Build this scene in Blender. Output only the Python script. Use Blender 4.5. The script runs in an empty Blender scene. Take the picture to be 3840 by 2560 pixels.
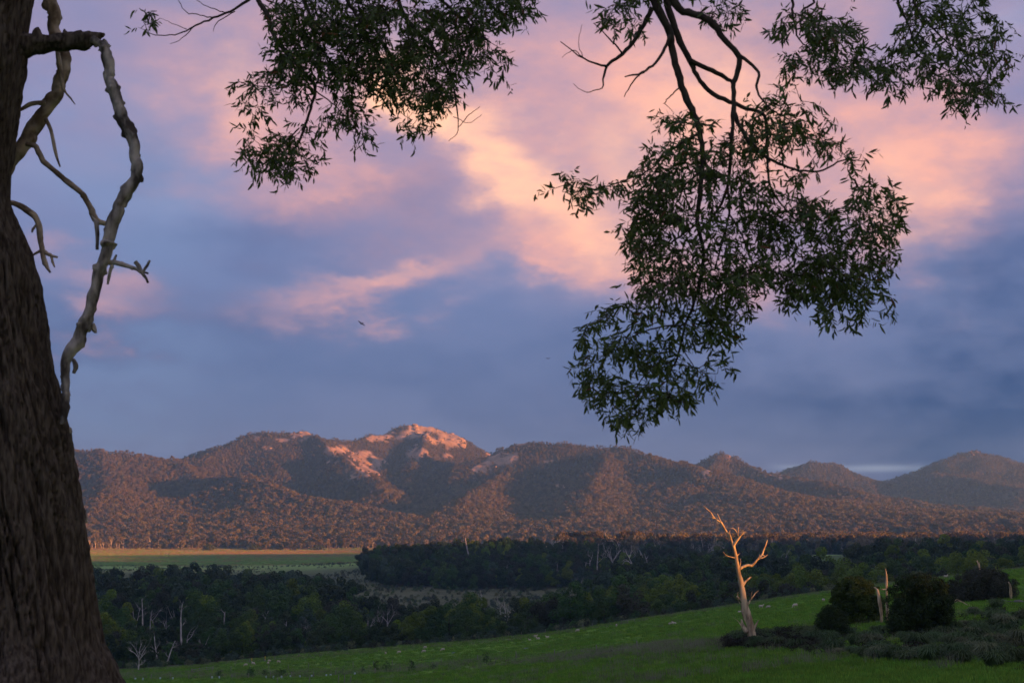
import bpy, bmesh, math, random
import numpy as np
from mathutils import Vector, Matrix

random.seed(7)
RNG = np.random.default_rng(7)
scene = bpy.context.scene
COL = scene.collection

# ------------------------------------------------------------------ camera
FPX = 50.0 / 36.0 * 3840.0
HORIZON = 1990.0
TILT = math.atan((HORIZON - 1280.0) / FPX)
cam_d = bpy.data.cameras.new('camera')
cam_d.lens = 50.0
cam_d.sensor_width = 36.0
cam_d.clip_start = 0.1
cam_d.clip_end = 40000.0
cam_d.dof.use_dof = True
cam_d.dof.focus_distance = 700.0
cam_d.dof.aperture_fstop = 6.3
cam = bpy.data.objects.new('camera', cam_d)
COL.objects.link(cam)
cam.location = (0, 0, 0)
cam.rotation_euler = (math.pi / 2 + TILT, 0, 0)
scene.camera = cam

# ------------------------------------------------------------------ exposure
vs = scene.view_settings
vs.view_transform = 'Standard'
vs.look = 'None'
vs.exposure = 1.38
vs.gamma = 1.0
scene.display_settings.display_device = 'sRGB'
scene.cycles.use_denoising = True
scene.cycles.max_bounces = 5
scene.cycles.diffuse_bounces = 2
scene.cycles.glossy_bounces = 2
scene.cycles.transmission_bounces = 3
scene.cycles.volume_bounces = 1
scene.cycles.transparent_max_bounces = 4
scene.cycles.sample_clamp_indirect = 4.0

# ------------------------------------------------------------------ sun
SUN_EL = math.radians(2.2)
SUN_H = Vector((0.80, -0.60, 0.0)).normalized()
TO_SUN = Vector((SUN_H.x * math.cos(SUN_EL), SUN_H.y * math.cos(SUN_EL), math.sin(SUN_EL)))
sun_d = bpy.data.lights.new('sun', 'SUN')
sun_d.energy = 5.0
sun_d.angle = math.radians(0.6)
sun_d.color = (1.0, 0.43, 0.11)
sun = bpy.data.objects.new('sun', sun_d)
COL.objects.link(sun)
sun.location = (600, -300, 300)
sun.rotation_euler = TO_SUN.to_track_quat('Z', 'Y').to_euler()

HAZE_DENSITY = 8.0e-5

# ------------------------------------------------------------------ pixel helpers
_ct, _st = math.cos(TILT), math.sin(TILT)


def ray(px, py):
    cx = (px - 1920.0) / FPX
    cy = (1280.0 - py) / FPX
    return Vector((cx, _ct - cy * _st, _st + cy * _ct))


def at(px, py, Y):
    r = ray(px, py)
    return r * (Y / r.y)


def srgb(r, g, b):
    def f(c):
        c = c / 255.0
        return c / 12.92 if c <= 0.04045 else ((c + 0.055) / 1.055) ** 2.4
    return (f(r), f(g), f(b), 1.0)


# ------------------------------------------------------------------ world: sky and sunset cloud
world = bpy.data.worlds.new('World')
scene.world = world
world.use_nodes = True


def build_world():
    nt = world.node_tree
    nt.nodes.clear()
    N = nt.nodes.new
    L = nt.links.new

    def math_node(op, a, b=None, clamp=False):
        n = N('ShaderNodeMath')
        n.operation = op
        n.use_clamp = clamp
        for i, v in enumerate((a, b)):
            if v is None:
                continue
            if isinstance(v, (int, float)):
                n.inputs[i].default_value = v
            else:
                L(v, n.inputs[i])
        return n.outputs[0]

    tc = N('ShaderNodeTexCoord')
    d = tc.outputs['Generated']
    sep = N('ShaderNodeSeparateXYZ')
    L(d, sep.inputs[0])
    az = math_node('ARCTAN2', sep.outputs[0], sep.outputs[1])
    el = math_node('ARCSINE', sep.outputs[2])
    comb = N('ShaderNodeCombineXYZ')
    L(az, comb.inputs[0])
    L(el, comb.inputs[1])

    # stretched direction for cloud noise
    stretch = N('ShaderNodeVectorMath')
    stretch.operation = 'MULTIPLY'
    stretch.inputs[1].default_value = (1.0, 1.0, 2.0)
    L(d, stretch.inputs[0])

    def noise(scale, detail, rough=0.55, off=(0, 0, 0)):
        m = N('ShaderNodeVectorMath')
        m.operation = 'ADD'
        m.inputs[1].default_value = off
        L(stretch.outputs[0], m.inputs[0])
        n = N('ShaderNodeTexNoise')
        n.inputs['Scale'].default_value = scale
        n.inputs['Detail'].default_value = detail
        n.inputs['Roughness'].default_value = rough
        L(m.outputs[0], n.inputs['Vector'])
        return n

    def warp(vec, noise_out, amount):
        s = N('ShaderNodeVectorMath')
        s.operation = 'SUBTRACT'
        L(noise_out, s.inputs[0])
        s.inputs[1].default_value = (0.5, 0.5, 0.5)
        k = N('ShaderNodeVectorMath')
        k.operation = 'SCALE'
        k.inputs['Scale'].default_value = amount
        L(s.outputs[0], k.inputs[0])
        a = N('ShaderNodeVectorMath')
        a.operation = 'ADD'
        L(vec, a.inputs[0])
        L(k.outputs[0], a.inputs[1])
        z = N('ShaderNodeVectorMath')
        z.operation = 'MULTIPLY'
        z.inputs[1].default_value = (1, 1, 0)
        L(a.outputs[0], z.inputs[0])
        return z.outputs[0]

    p = warp(comb.outputs[0], noise(5.0, 3.0, 0.5).outputs['Color'], 0.16)
    p = warp(p, noise(16.0, 5.0, 0.6, (3, 1, 7)).outputs['Color'], 0.09)

    def field(blobs, p=p):
        acc = None
        for (px, py, rx, ry, rot, amp) in blobs:
            r = ray(px, py).normalized()
            m = N('ShaderNodeMapping')
            m.vector_type = 'TEXTURE'
            m.inputs['Location'].default_value = (math.atan2(r.x, r.y), math.asin(r.z), 0)
            m.inputs['Rotation'].default_value = (0, 0, math.radians(rot))
            m.inputs['Scale'].default_value = (rx / FPX, ry / FPX, 1)
            L(p, m.inputs['Vector'])
            ln = N('ShaderNodeVectorMath')
            ln.operation = 'LENGTH'
            L(m.outputs[0], ln.inputs[0])
            sq = math_node('POWER', ln.outputs['Value'], 2.0)
            e = math_node('EXPONENT', math_node('MULTIPLY', sq, -1.0))
            n = N('ShaderNodeMath')
            n.operation = 'MULTIPLY_ADD'
            L(e, n.inputs[0])
            n.inputs[1].default_value = amp
            if acc is None:
                n.inputs[2].default_value = 0
            else:
                L(acc, n.inputs[2])
            acc = n.outputs[0]
        return acc

    def mix(fac, a, b):
        m = N('ShaderNodeMix')
        m.data_type = 'RGBA'
        m.clamp_factor = True
        if isinstance(fac, (int, float)):
            m.inputs[0].default_value = fac
        else:
            L(fac, m.inputs[0])
        for sock, v in ((m.inputs[6], a), (m.inputs[7], b)):
            if isinstance(v, tuple):
                sock.default_value = v
            else:
                L(v, sock)
        return m.outputs[2]

    # clear sky behind the clouds
    sky = N('ShaderNodeTexSky')
    sky.sky_type = 'NISHITA'
    sky.sun_disc = False
    sky.sun_elevation = SUN_EL
    sky.sun_rotation = math.atan2(TO_SUN.x, TO_SUN.y)
    sky.air_density = 1.2
    sky.dust_density = 1.5
    sky.ozone_density = 2.0
    skl = N('ShaderNodeVectorMath')
    skl.operation = 'SCALE'
    skl.inputs['Scale'].default_value = 0.10
    L(sky.outputs[0], skl.inputs[0])

    # cloud deck colour by height above the horizon
    ramp = N('ShaderNodeValToRGB')
    cr = ramp.color_ramp
    cr.interpolation = 'B_SPLINE'
    stops = [(0.0, srgb(78, 98, 144)), (0.10, srgb(85, 104, 151)), (0.30, srgb(95, 115, 164)),
             (0.55, srgb(116, 124, 168)), (0.8, srgb(138, 132, 166)), (1.0, srgb(142, 150, 188))]
    while len(cr.elements) < len(stops):
        cr.elements.new(0.5)
    for e_, (pos, c) in zip(cr.elements, stops):
        e_.position = pos
        e_.color = c
    elw = math_node('DIVIDE', el, math.radians(30.0), True)
    L(elw, ramp.inputs[0])
    deck = mix(0.88, skl.outputs[0], ramp.outputs[0])

    # the same broken pink cloud everywhere above the horizon, then the banks that show in view
    n_big = noise(2.3, 5.0, 0.55, (9, 4, 2)).outputs['Fac']
    every = N('ShaderNodeMapRange')
    every.interpolation_type = 'SMOOTHSTEP'
    every.inputs['From Min'].default_value = 0.45
    every.inputs['From Max'].default_value = 0.72
    every.inputs['To Max'].default_value = 0.22
    L(n_big, every.inputs['Value'])
    hi = N('ShaderNodeMapRange')
    hi.interpolation_type = 'SMOOTHSTEP'
    hi.inputs['From Min'].default_value = math.radians(7)
    hi.inputs['From Max'].default_value = math.radians(24)
    L(el, hi.inputs['Value'])
    every_o = math_node('MULTIPLY', every.outputs[0], hi.outputs[0])

    light = field([(230, 560, 280, 230, 0, .40), (560, 700, 230, 260, 0, .45), (3560, 980, 220, 170, 0, .35),
                   (420, 1450, 520, 90, 0, .35), (3820, 40, 260, 110, 0, .6), (2060, 1080, 420, 90, 0, .22),
                   (520, 1000, 300, 120, 0, .25), (1700, 330, 180, 120, 0, .3)])
    dark = field([(3750, 1150, 420, 330, 0, .55), (3700, 1520, 800, 200, 0, .8), (900, 1300, 500, 110, 0, .25),
                  (2700, 1350, 700, 120, 0, .3), (1500, 1480, 1200, 120, 0, .25), (1750, 470, 130, 80, 0, .18), (2950, 90, 200, 90, 0, .15), (450, 560, 160, 90, 0, .15), (1350, 830, 320, 90, 0, .25), (3800, 1750, 450, 150, 0, .55),
                  (900, 980, 420, 90, 0, .22), (300, 1330, 260, 90, 0, .25)])
    pink = field([(2350, 330, 950, 360, 0, .62), (3050, 480, 620, 330, 0, .6), (780, 330, 230, 200, -35, .38),
                  (980, 640, 420, 190, -25, .42), (1250, 300, 360, 280, 0, .42), (1480, 1085, 250, 70, 14, .55),
                  (1330, 1170, 360, 80, 12, .35), (330, 1190, 270, 75, -14, .5), (3650, 560, 240, 220, 0, .6),
                  (3420, 880, 170, 140, 0, .3), (2350, 930, 380, 130, -8, .5), (1950, 720, 480, 260, -30, .45),
                  (250, 150, 420, 200, 0, .15), (1500, 900, 300, 110, 0, .12), (2050, 1010, 200, 70, -10, .3), (1230, 780, 200, 70, 0, .25),
                  (2600, 1030, 300, 90, 0, .25)])
    peach = field([(1720, 600, 250, 110, -38, .75), (1990, 760, 240, 130, -25, .6), (2330, 880, 230, 110, -12, .4),
                   (1590, 440, 140, 110, 0, .7), (2750, 320, 260, 200, 0, .45), (3350, 600, 280, 160, 0, .18),
                   (1480, 1070, 180, 45, 14, .12), (3520, 730, 140, 120, 0, .35), (2430, 620, 200, 160, 0, .35),
                   (840, 340, 130, 150, -30, .25)])
    fine = noise(26.0, 6.0, 0.6, (5, 5, 5)).outputs['Fac']
    wob = N('ShaderNodeMapRange')
    wob.inputs['From Min'].default_value = 0.3
    wob.inputs['From Max'].default_value = 0.7
    wob.inputs['To Min'].default_value = 0.70
    wob.inputs['To Max'].default_value = 1.22
    L(fine, wob.inputs['Value'])
    wob2 = N('ShaderNodeMapRange')
    wob2.inputs['From Min'].default_value = 0.32
    wob2.inputs['From Max'].default_value = 0.66
    wob2.inputs['To Min'].default_value = 0.45
    wob2.inputs['To Max'].default_value = 1.2
    L(noise(9.0, 5.0, 0.6, (1, 8, 3)).outputs['Fac'], wob2.inputs['Value'])
    pinkw = math_node('MULTIPLY', wob.outputs[0], wob2.outputs[0])
    c = mix(light, deck, srgb(112, 138, 180))
    gap = field([(3290, 1755, 190, 13, 0, .5), (2960, 1750, 60, 9, 0, .3)], comb.outputs[0])
    c = mix(math_node('MULTIPLY', every_o, wob.outputs[0]), c, srgb(212, 166, 168))
    c = mix(math_node('MULTIPLY', dark, wob.outputs[0]), c, srgb(22, 60, 112))
    c = mix(math_node('MULTIPLY', pink, pinkw), c, srgb(218, 160, 150))
    c = mix(gap, c, srgb(140, 164, 196))
    c = mix(math_node('MULTIPLY', peach, wob.outputs[0]), c, srgb(252, 194, 160))
    bg = N('ShaderNodeBackground')
    bg.inputs['Strength'].default_value = 0.52
    L(c, bg.inputs['Color'])
    out = N('ShaderNodeOutputWorld')
    L(bg.outputs[0], out.inputs['Surface'])


build_world()
world.cycles.sampling_method = 'NONE'


# ------------------------------------------------------------------ tags
def tag(o, label=None, cat=None, group=None, kind=None):
    if label:
        o['label'] = label
    if cat:
        o['category'] = cat
    if group:
        o['group'] = group
    if kind:
        o['kind'] = kind
    return o


def empty(name, loc, rz=0.0):
    o = bpy.data.objects.new(name, None)
    o.empty_display_size = 0.3
    COL.objects.link(o)
    o.location = loc
    o.rotation_euler = (0, 0, rz)
    return o


def link(name, me, parent=None, loc=None):
    o = bpy.data.objects.new(name, me)
    COL.objects.link(o)
    if parent is not None:
        o.parent = parent
    if loc is not None:
        o.location = loc
    return o


# ------------------------------------------------------------------ numpy noise, splines
def _hash(ix, iy, seed):
    h = (ix * 374761393 + iy * 668265263 + seed * 982451653) & 0xFFFFFFFF
    h = ((h ^ (h >> 13)) * 1274126177) & 0xFFFFFFFF
    h = (h ^ (h >> 16)) & 0xFFFF
    return h / 65535.0


def vnoise(x, y, seed=0):
    x = np.asarray(x, float)
    y = np.asarray(y, float)
    ix = np.floor(x).astype(np.int64)
    iy = np.floor(y).astype(np.int64)
    fx = x - ix
    fy = y - iy
    fx = fx * fx * fx * (fx * (fx * 6 - 15) + 10)
    fy = fy * fy * fy * (fy * (fy * 6 - 15) + 10)
    a = _hash(ix, iy, seed)
    b = _hash(ix + 1, iy, seed)
    c = _hash(ix, iy + 1, seed)
    d = _hash(ix + 1, iy + 1, seed)
    return (a + (b - a) * fx) * (1 - fy) + (c + (d - c) * fx) * fy


def fbm(x, y, octaves=4, seed=0, gain=0.5):
    x = np.asarray(x, float)
    y = np.asarray(y, float)
    s = np.zeros(np.broadcast(x, y).shape)
    a = 1.0
    t = 0.0
    for i in range(octaves):
        s = s + a * (vnoise(x * 2 ** i + 17.3 * i, y * 2 ** i - 9.1 * i, seed + i) - 0.5)
        t += a
        a *= gain
    return s / t * 2.0


def smooth(a, b, x):
    t = np.clip((np.asarray(x, float) - a) / (b - a), 0, 1)
    return t * t * (3 - 2 * t)


class TPS:
    def __init__(self, pts, scale, lam=0.002):
        P = np.array([[p[0], p[1]] for p in pts], float) / scale
        z = np.array([p[2] for p in pts], float)
        n = len(P)
        K = self.k(np.linalg.norm(P[:, None] - P[None], axis=2)) + lam * np.eye(n)
        A = np.zeros((n + 3, n + 3))
        A[:n, :n] = K
        A[:n, n] = 1
        A[:n, n + 1:] = P
        A[n:, :n] = A[:n, n:].T
        self.w = np.linalg.solve(A, np.concatenate([z, np.zeros(3)]))
        self.P = P
        self.s = scale

    @staticmethod
    def k(r):
        return np.where(r > 1e-9, r * r * np.log(np.maximum(r, 1e-9)), 0.0)

    def __call__(self, x, y):
        x = np.asarray(x, float) / self.s
        y = np.asarray(y, float) / self.s
        n = len(self.P)
        out = self.w[n] + self.w[n + 1] * x + self.w[n + 2] * y
        for i in range(n):
            out = out + self.w[i] * self.k(np.hypot(x - self.P[i, 0], y - self.P[i, 1]))
        return out


# ------------------------------------------------------------------ terrain
def cp(px, py, Y):
    v = at(px, py, Y)
    return (v.x, v.y, v.z)


EDGE = [(300, 2525, 380), (600, 2505, 390), (1000, 2466, 392), (1300, 2442, 390), (1700, 2407, 382), (2000, 2377, 372),
        (2300, 2337, 362), (2600, 2292, 352), (3000, 2232, 342), (3400, 2182, 330), (3840, 2132, 312), (4300, 2085, 300)]
near_pts = [cp(*e) for e in EDGE]
near_pts += [cp(*q) for q in [
    (300, 2575, 275), (700, 2568, 262), (1100, 2562, 240), (1600, 2562, 172), (1920, 2562, 132), (2400, 2563, 92),
    (2815, 2563, 72), (3300, 2563, 60), (3840, 2563, 54), (450, 2545, 312), (1100, 2526, 302), (1500, 2510, 290),
    (2000, 2475, 232), (2500, 2425, 152), (2815, 2398, 120), (3300, 2425, 86), (3700, 2430, 82), (3450, 2392, 100),
    (3840, 2335, 112), (3650, 2275, 150), (3100, 2372, 118), (2400, 2380, 240), (1700, 2440, 340), (3300, 2235, 240)]]
near_pts += [(-3.6, 10, -1.32), (0, 0, -1.6), (5, 10, -1.75), (12, 0, -1.2), (-12, 5, -3.0), (0, 30, -4.4),
             (15, 30, -4.0), (-15, 30, -6.0), (0, -20, -0.8), (25, -10, 0.2), (-25, -20, -2.5), (-40, 60, -12.0),
             (-60, 120, -19.0), (-120, 200, -29.0), (0, 60, -8.2), (40, 20, -3.0), (90, 80, -6.5), (120, 140, -7.0), (80, 40, -4.5)]
T_NEAR = TPS(near_pts, 100.0)
_eu = np.array([(e[0] - 1920) / FPX for e in EDGE])
_ed = np.array([float(e[2]) for e in EDGE])

floor_pts = [cp(*q) for q in [
    (400, 2150, 1200), (1300, 2152, 1130), (400, 2100, 1750), (1300, 2100, 1700), (400, 2062, 2700), (1300, 2057, 2900),
    (1450, 2200, 955), (1800, 2225, 850), (2150, 2226, 840), (3080, 2128, 1010), (2970, 2188, 700), (3600, 2018, 2800),
    (3560, 2090, 1180), (2620, 2036, 2500), (3300, 2030, 2500), (-300, 2100, 1750), (4200, 2015, 2600),
    (2000, 2062, 2500)]]
floor_pts += [(-150, 500, -39), (-80, 480, -39), (0, 470, -38), (60, 470, -33), (120, 470, -26), (200, 480, -22),
              (-250, 850, -37), (0, 650, -38), (100, 640, -32), (200, 650, -24), (-40, 1150, -22), (60, 1120, -24),
              (150, 1150, -27), (-90, 1120, -26), (80, 1550, -18), (250, 1550, -21), (400, 1550, -20), (-500, 600, -40),
              (-900, 1500, -38), (-900, 3200, -30), (-300, 3200, -27), (300, 3200, -24), (900, 3200, -10),
              (350, 500, -20), (700, 900, -20), (1200, 2500, -12), (260, 900, -24), (-100, 1500, -30)]
T_FLOOR = TPS(floor_pts, 500.0)

RIDGES = [  # (photo x, photo y, distance) along each crest, flank length
    ([(-900, 1720, 4600), (-300, 1700, 4500), (0, 1690, 4500), (270, 1684, 4600), (345, 1660, 4600), (475, 1672, 4600),
      (560, 1696, 4650), (640, 1722, 4750), (730, 1694, 4850), (820, 1645, 4950), (950, 1620, 5000), (1050, 1608, 5000), (1140, 1600, 5000),
      (1215, 1640, 5100), (1300, 1652, 5250), (1400, 1626, 5350), (1455, 1620, 5400), (1485, 1600, 5450),
      (1535, 1584, 5450), (1615, 1579, 5450), (1680, 1608, 5450), (1740, 1672, 5350), (1775, 1712, 5300), (1812, 1738, 5250)], 540),
    ([(1812, 1738, 5250), (1850, 1690, 5000), (1880, 1662, 4900), (1940, 1643, 4750), (2010, 1647, 4700), (2120, 1658, 4650),
      (2290, 1667, 4600), (2370, 1680, 4550), (2450, 1712, 4450), (2550, 1735, 4350), (2650, 1775, 4200),
      (2800, 1835, 3950), (2970, 1890, 3700), (3150, 1955, 3450), (3300, 2000, 3250)], 470),
    ([(345, 1664, 4600), (430, 1760, 4200), (400, 1850, 3800), (360, 1950, 3400)], 330),
    ([(640, 1706, 4750), (735, 1768, 4400), (913, 1788, 4050), (1066, 1852, 3800), (1270, 1893, 3620),
      (1450, 1936, 3480), (1700, 1990, 3300)], 300),
    ([(1140, 1605, 5000), (1230, 1660, 4750), (1300, 1700, 4550), (1420, 1790, 4250), (1440, 1850, 4050)], 220),
    ([(1615, 1585, 5450), (1560, 1700, 5000), (1530, 1790, 4600)], 260),
    ([(1950, 1650, 4750), (1890, 1760, 4450), (1840, 1800, 4250), (1770, 1860, 3900), (1700, 1930, 3500)], 230),
    ([(2290, 1670, 4600), (2260, 1770, 4200), (2210, 1870, 3800), (2180, 1960, 3400)], 260),
    ([(2550, 1738, 4600), (2610, 1748, 5250), (2650, 1718, 5250), (2700, 1695, 5250), (2770, 1712, 5200),
      (2850, 1745, 5100), (2920, 1765, 5000), (2990, 1792, 4850), (3100, 1822, 4650), (3210, 1852, 4450)], 330),
    ([(2700, 1702, 5250), (2650, 1790, 4750), (2600, 1860, 4200), (2560, 1940, 3600)], 260),
    ([(2900, 1768, 6300), (2970, 1748, 6300), (3040, 1722, 6300), (3110, 1729, 6300), (3200, 1764, 6300),
      (3270, 1786, 6300), (3380, 1780, 6350), (3470, 1768, 6400), (3540, 1734, 6400), (3600, 1690, 6400),
      (3660, 1676, 6400), (3720, 1694, 6400), (3790, 1720, 6300), (3860, 1738, 6300), (4200, 1770, 6200),
      (4700, 1800, 6200)], 560),
    ([(3500, 1764, 6200), (3640, 1790, 5800), (3840, 1833, 5500), (4100, 1860, 5300)], 300),
    ([(3210, 1852, 4800), (3290, 1857, 4700), (3450, 1894, 4500), (3650, 1917, 4300), (3900, 1935, 4100),
      (4300, 1950, 4000)], 300),
]
_seg = []
for pts, flank in RIDGES:
    w = [at(q[0], q[1] + 9, q[2]) for q in pts]
    for a, b in zip(w[:-1], w[1:]):
        _seg.append((a, b, flank))


def mountain(x, y, base):
    best = np.full(np.shape(x), -1e9)
    acc = np.zeros(np.shape(x))
    K = 9.0
    vals = []
    for a, b, fl in _seg:
        dx, dy = b.x - a.x, b.y - a.y
        L2 = dx * dx + dy * dy
        t = np.clip(((x - a.x) * dx + (y - a.y) * dy) / L2, 0, 1)
        dist = np.hypot(x - a.x - t * dx, y - a.y - t * dy)
        zr = a.z + t * (b.z - a.z)
        v = (zr - base) * np.exp(-(dist / fl) ** 1.15)
        vals.append(v)
        best = np.maximum(best, v)
    for v in vals:
        acc += np.exp((v - best) / K)
    out = best + K * np.log(acc) * 0.35
    r1 = 1 - np.abs(fbm(x / 420, y / 420, 4, 31))
    n2 = fbm(x / 130, y / 130, 4, 77)
    k = np.clip(out / 160, 0, 1)
    out = out + k * (46 * (r1 - 0.85) + 14 * n2)
    return np.maximum(out, 0) * smooth(2740, 3250, y)


_crest_t = np.array([-3000, -1500, -400, -60, 8, 55, 97, 109, 122, 160, 260, 400, 600, 826, 952, 1100, 1216, 1247, 1300, 1366, 1382, 1466, 1560, 1700, 2300, 4000])
_crest_z = np.array([10, 20, 36, 35, 34, 30, 23.8, 24.7, 24.4, 26.5, 32, 37, 41, 47, 48, 49, 49, 44, 40, 35, 34, 27, 11, -5, -12, -12])  # unseen ridge towards the sun, crest shaped for the shade it casts
_s0_t, _s0 = np.array([-3000, 4000]), np.array([700.0, 700.0])
SX, SY = SUN_H.x, SUN_H.y


def H(x, y):
    x = np.asarray(x, float)
    y = np.asarray(y, float)
    r = np.hypot(x, y)
    az = np.abs(np.arctan2(x, y))
    yy = np.maximum(y, 1.0)
    u = np.clip(x / yy, -0.7, 0.7)
    e = np.interp(u, _eu, _ed)
    hn = T_NEAR(np.clip(x, -260, 260), np.clip(y, -60, 460))
    hf = T_FLOOR(np.clip(x, -1600, 1600), np.clip(y, 350, 3400))
    hf = hf + fbm(x / 90, y / 90, 3, 5) * 0.8
    w = smooth(e + 4, e + 80, y)
    hn = hn + fbm(x / 14, y / 14, 3, 3) * 0.22 * smooth(20, 80, r) + fbm(x / 45, y / 45, 2, 13) * 0.5 * smooth(60, 140, r)
    h = hn * (1 - w) + hf * w
    front = 1 - smooth(math.radians(30), math.radians(58), az)
    s = x * SX + y * SY
    t = -x * SY + y * SX
    side = np.clip(-1.6 + 0.02 * s, -32, 12) + fbm(x / 160, y / 160, 3, 21) * 3 * smooth(30, 150, r)
    h = h * front + side * (1 - front)
    far = y > 2500
    if np.any(far):
        m = np.zeros_like(h)
        m[far] = mountain(x[far], y[far], h[far])
        h = h + m
    cr = np.interp(t, _crest_t, _crest_z) + fbm(t / 130, s / 300, 3, 8) * 0.7
    g = np.exp(-((s - np.interp(t, _s0_t, _s0)) / 190) ** 2) * smooth(120, 320, r)
    h = h + (cr - h) * g * (s > 0)
    return h


def hits(pp, off=0.0, y0=40.0, y1=6500.0, steps=700):
    """where rays through photo points first meet the ground (raised by off)"""
    ys = np.geomspace(y0, y1, steps)
    rs = [ray(px, py) for px, py in pp]
    kx = np.array([r.x / r.y for r in rs])[:, None]
    kz = np.array([r.z / r.y for r in rs])[:, None]
    Yg = np.repeat(ys[None], len(pp), 0)
    Hg = H((kx * Yg).ravel(), Yg.ravel()).reshape(Yg.shape) + off
    gap = kz * Yg - Hg
    res = []
    for i in range(len(pp)):
        b = gap[i] <= 0
        j = int(np.argmax(b)) if b.any() else len(ys) - 1
        y = ys[j]
        if j > 0 and b.any():
            g0, g1 = gap[i, j - 1], gap[i, j]
            y = ys[j - 1] + (ys[j] - ys[j - 1]) * g0 / max(g0 - g1, 1e-9)
        res.append(Vector((kx[i, 0] * y, y, kz[i, 0] * y)))
    return res


def ground(x, y):
    return float(H(np.array([x]), np.array([y]))[0])


# ------------------------------------------------------------------ materials
def mat(name, col, rough=0.85, var=0.25, nscale=3.0, bump=0.0, bscale=20.0, col2=None, spec=0.2, objvar=0.0,
        translucent=0.0, attr=None, stretch=None, lo=0.3, hi=0.7):
    m = bpy.data.materials.new(name)
    m.use_nodes = True
    nt = m.node_tree
    N = nt.nodes.new
    L = nt.links.new
    b = nt.nodes['Principled BSDF']
    b.inputs['Roughness'].default_value = rough
    b.inputs['Specular IOR Level'].default_value = spec
    tc = N('ShaderNodeTexCoord')
    vec = tc.outputs['Object']
    if stretch:
        s = N('ShaderNodeVectorMath')
        s.operation = 'MULTIPLY'
        s.inputs[1].default_value = stretch
        L(vec, s.inputs[0])
        vec = s.outputs[0]
    n = N('ShaderNodeTexNoise')
    n.inputs['Scale'].default_value = nscale
    n.inputs['Detail'].default_value = 5
    L(vec, n.inputs['Vector'])
    mr = N('ShaderNodeMapRange')
    mr.inputs['From Min'].default_value = lo
    mr.inputs['From Max'].default_value = hi
    L(n.outputs['Fac'], mr.inputs['Value'])
    mix = N('ShaderNodeMix')
    mix.data_type = 'RGBA'
    L(mr.outputs[0], mix.inputs[0])
    c1 = tuple(col) + (1,)
    c2 = tuple(col2) + (1,) if col2 else tuple(c * (1 + var) for c in col) + (1,)
    if not col2:
        c1 = tuple(c * (1 - var) for c in col) + (1,)
    mix.inputs[6].default_value = c1
    mix.inputs[7].default_value = c2
    out_c = mix.outputs[2]
    if attr:
        a = N('ShaderNodeAttribute')
        a.attribute_name = attr
        mm = N('ShaderNodeMix')
        mm.data_type = 'RGBA'
        mm.blend_type = 'MULTIPLY'
        mm.inputs[0].default_value = 1
        L(a.outputs['Color'], mm.inputs[6])
        L(out_c, mm.inputs[7])
        out_c = mm.outputs[2]
    if objvar:
        oi = N('ShaderNodeObjectInfo')
        hs = N('ShaderNodeHueSaturation')
        v = N('ShaderNodeMapRange')
        v.inputs['To Min'].default_value = 1 - objvar
        v.inputs['To Max'].default_value = 1 + objvar
        L(oi.outputs['Random'], v.inputs['Value'])
        L(v.outputs[0], hs.inputs['Value'])
        h2 = N('ShaderNodeMath')
        h2.operation = 'MULTIPLY'
        h2.inputs[1].default_value = 7.31
        L(oi.outputs['Random'], h2.inputs[0])
        h3 = N('ShaderNodeMath')
        h3.operation = 'FRACT'
        L(h2.outputs[0], h3.inputs[0])
        hh = N('ShaderNodeMapRange')
        hh.inputs['To Min'].default_value = 0.5 - 0.06 * objvar
        hh.inputs['To Max'].default_value = 0.5 + 0.06 * objvar
        L(h3.outputs[0], hh.inputs['Value'])
        L(hh.outputs[0], hs.inputs['Hue'])
        L(out_c, hs.inputs['Color'])
        out_c = hs.outputs[0]
    L(out_c, b.inputs['Base Color'])
    if bump:
        bn = N('ShaderNodeTexNoise')
        bn.inputs['Scale'].default_value = bscale
        bn.inputs['Detail'].default_value = 6
        L(vec, bn.inputs['Vector'])
        bp = N('ShaderNodeBump')
        bp.inputs['Strength'].default_value = bump
        L(bn.outputs['Fac'], bp.inputs['Height'])
        L(bp.outputs[0], b.inputs['Normal'])
    if translucent:
        tr = N('ShaderNodeBsdfTranslucent')
        L(out_c, tr.inputs['Color'])
        ms = N('ShaderNodeMixShader')
        ms.inputs[0].default_value = translucent
        L(b.outputs[0], ms.inputs[1])
        L(tr.outputs[0], ms.inputs[2])
        L(ms.outputs[0], nt.nodes['Material Output'].inputs['Surface'])
    return m


M = {}
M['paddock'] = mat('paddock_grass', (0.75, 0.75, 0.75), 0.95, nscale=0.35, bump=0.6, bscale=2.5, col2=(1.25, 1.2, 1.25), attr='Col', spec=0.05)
M['valley'] = mat('valley_ground', (0.75, 0.75, 0.75), 0.95, nscale=0.06, bump=0.5, bscale=0.4, col2=(1.25, 1.2, 1.2), attr='Col', spec=0.05)
M['mount'] = mat('mountain_ground', (0.7, 0.7, 0.7), 0.9, nscale=0.03, bump=1.0, bscale=0.12, col2=(1.2, 1.2, 1.2), attr='Col', spec=0.1)
M['granite'] = mat('granite', (0.15, 0.105, 0.08), 0.85, nscale=0.14, col2=(0.31, 0.225, 0.175), bump=0.6, bscale=0.15, spec=0.2)
M['gum'] = mat('gum_foliage', (0.135, 0.118, 0.068), 0.7, 0.3, 0.6, objvar=0.45, translucent=0.35)
M['wood_dark'] = mat('dark_foliage', (0.034, 0.052, 0.018), 0.7, 0.3, 0.5, objvar=0.4, translucent=0.1)
M['leaf_dark'] = mat('dark_green_foliage', (0.046, 0.090, 0.018), 0.7, 0.3, 0.5, objvar=0.3, translucent=0.1)
M['leaf_yellow'] = mat('yellow_green_foliage', (0.115, 0.168, 0.016), 0.7, 0.3, 0.5, objvar=0.3, translucent=0.25)
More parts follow.
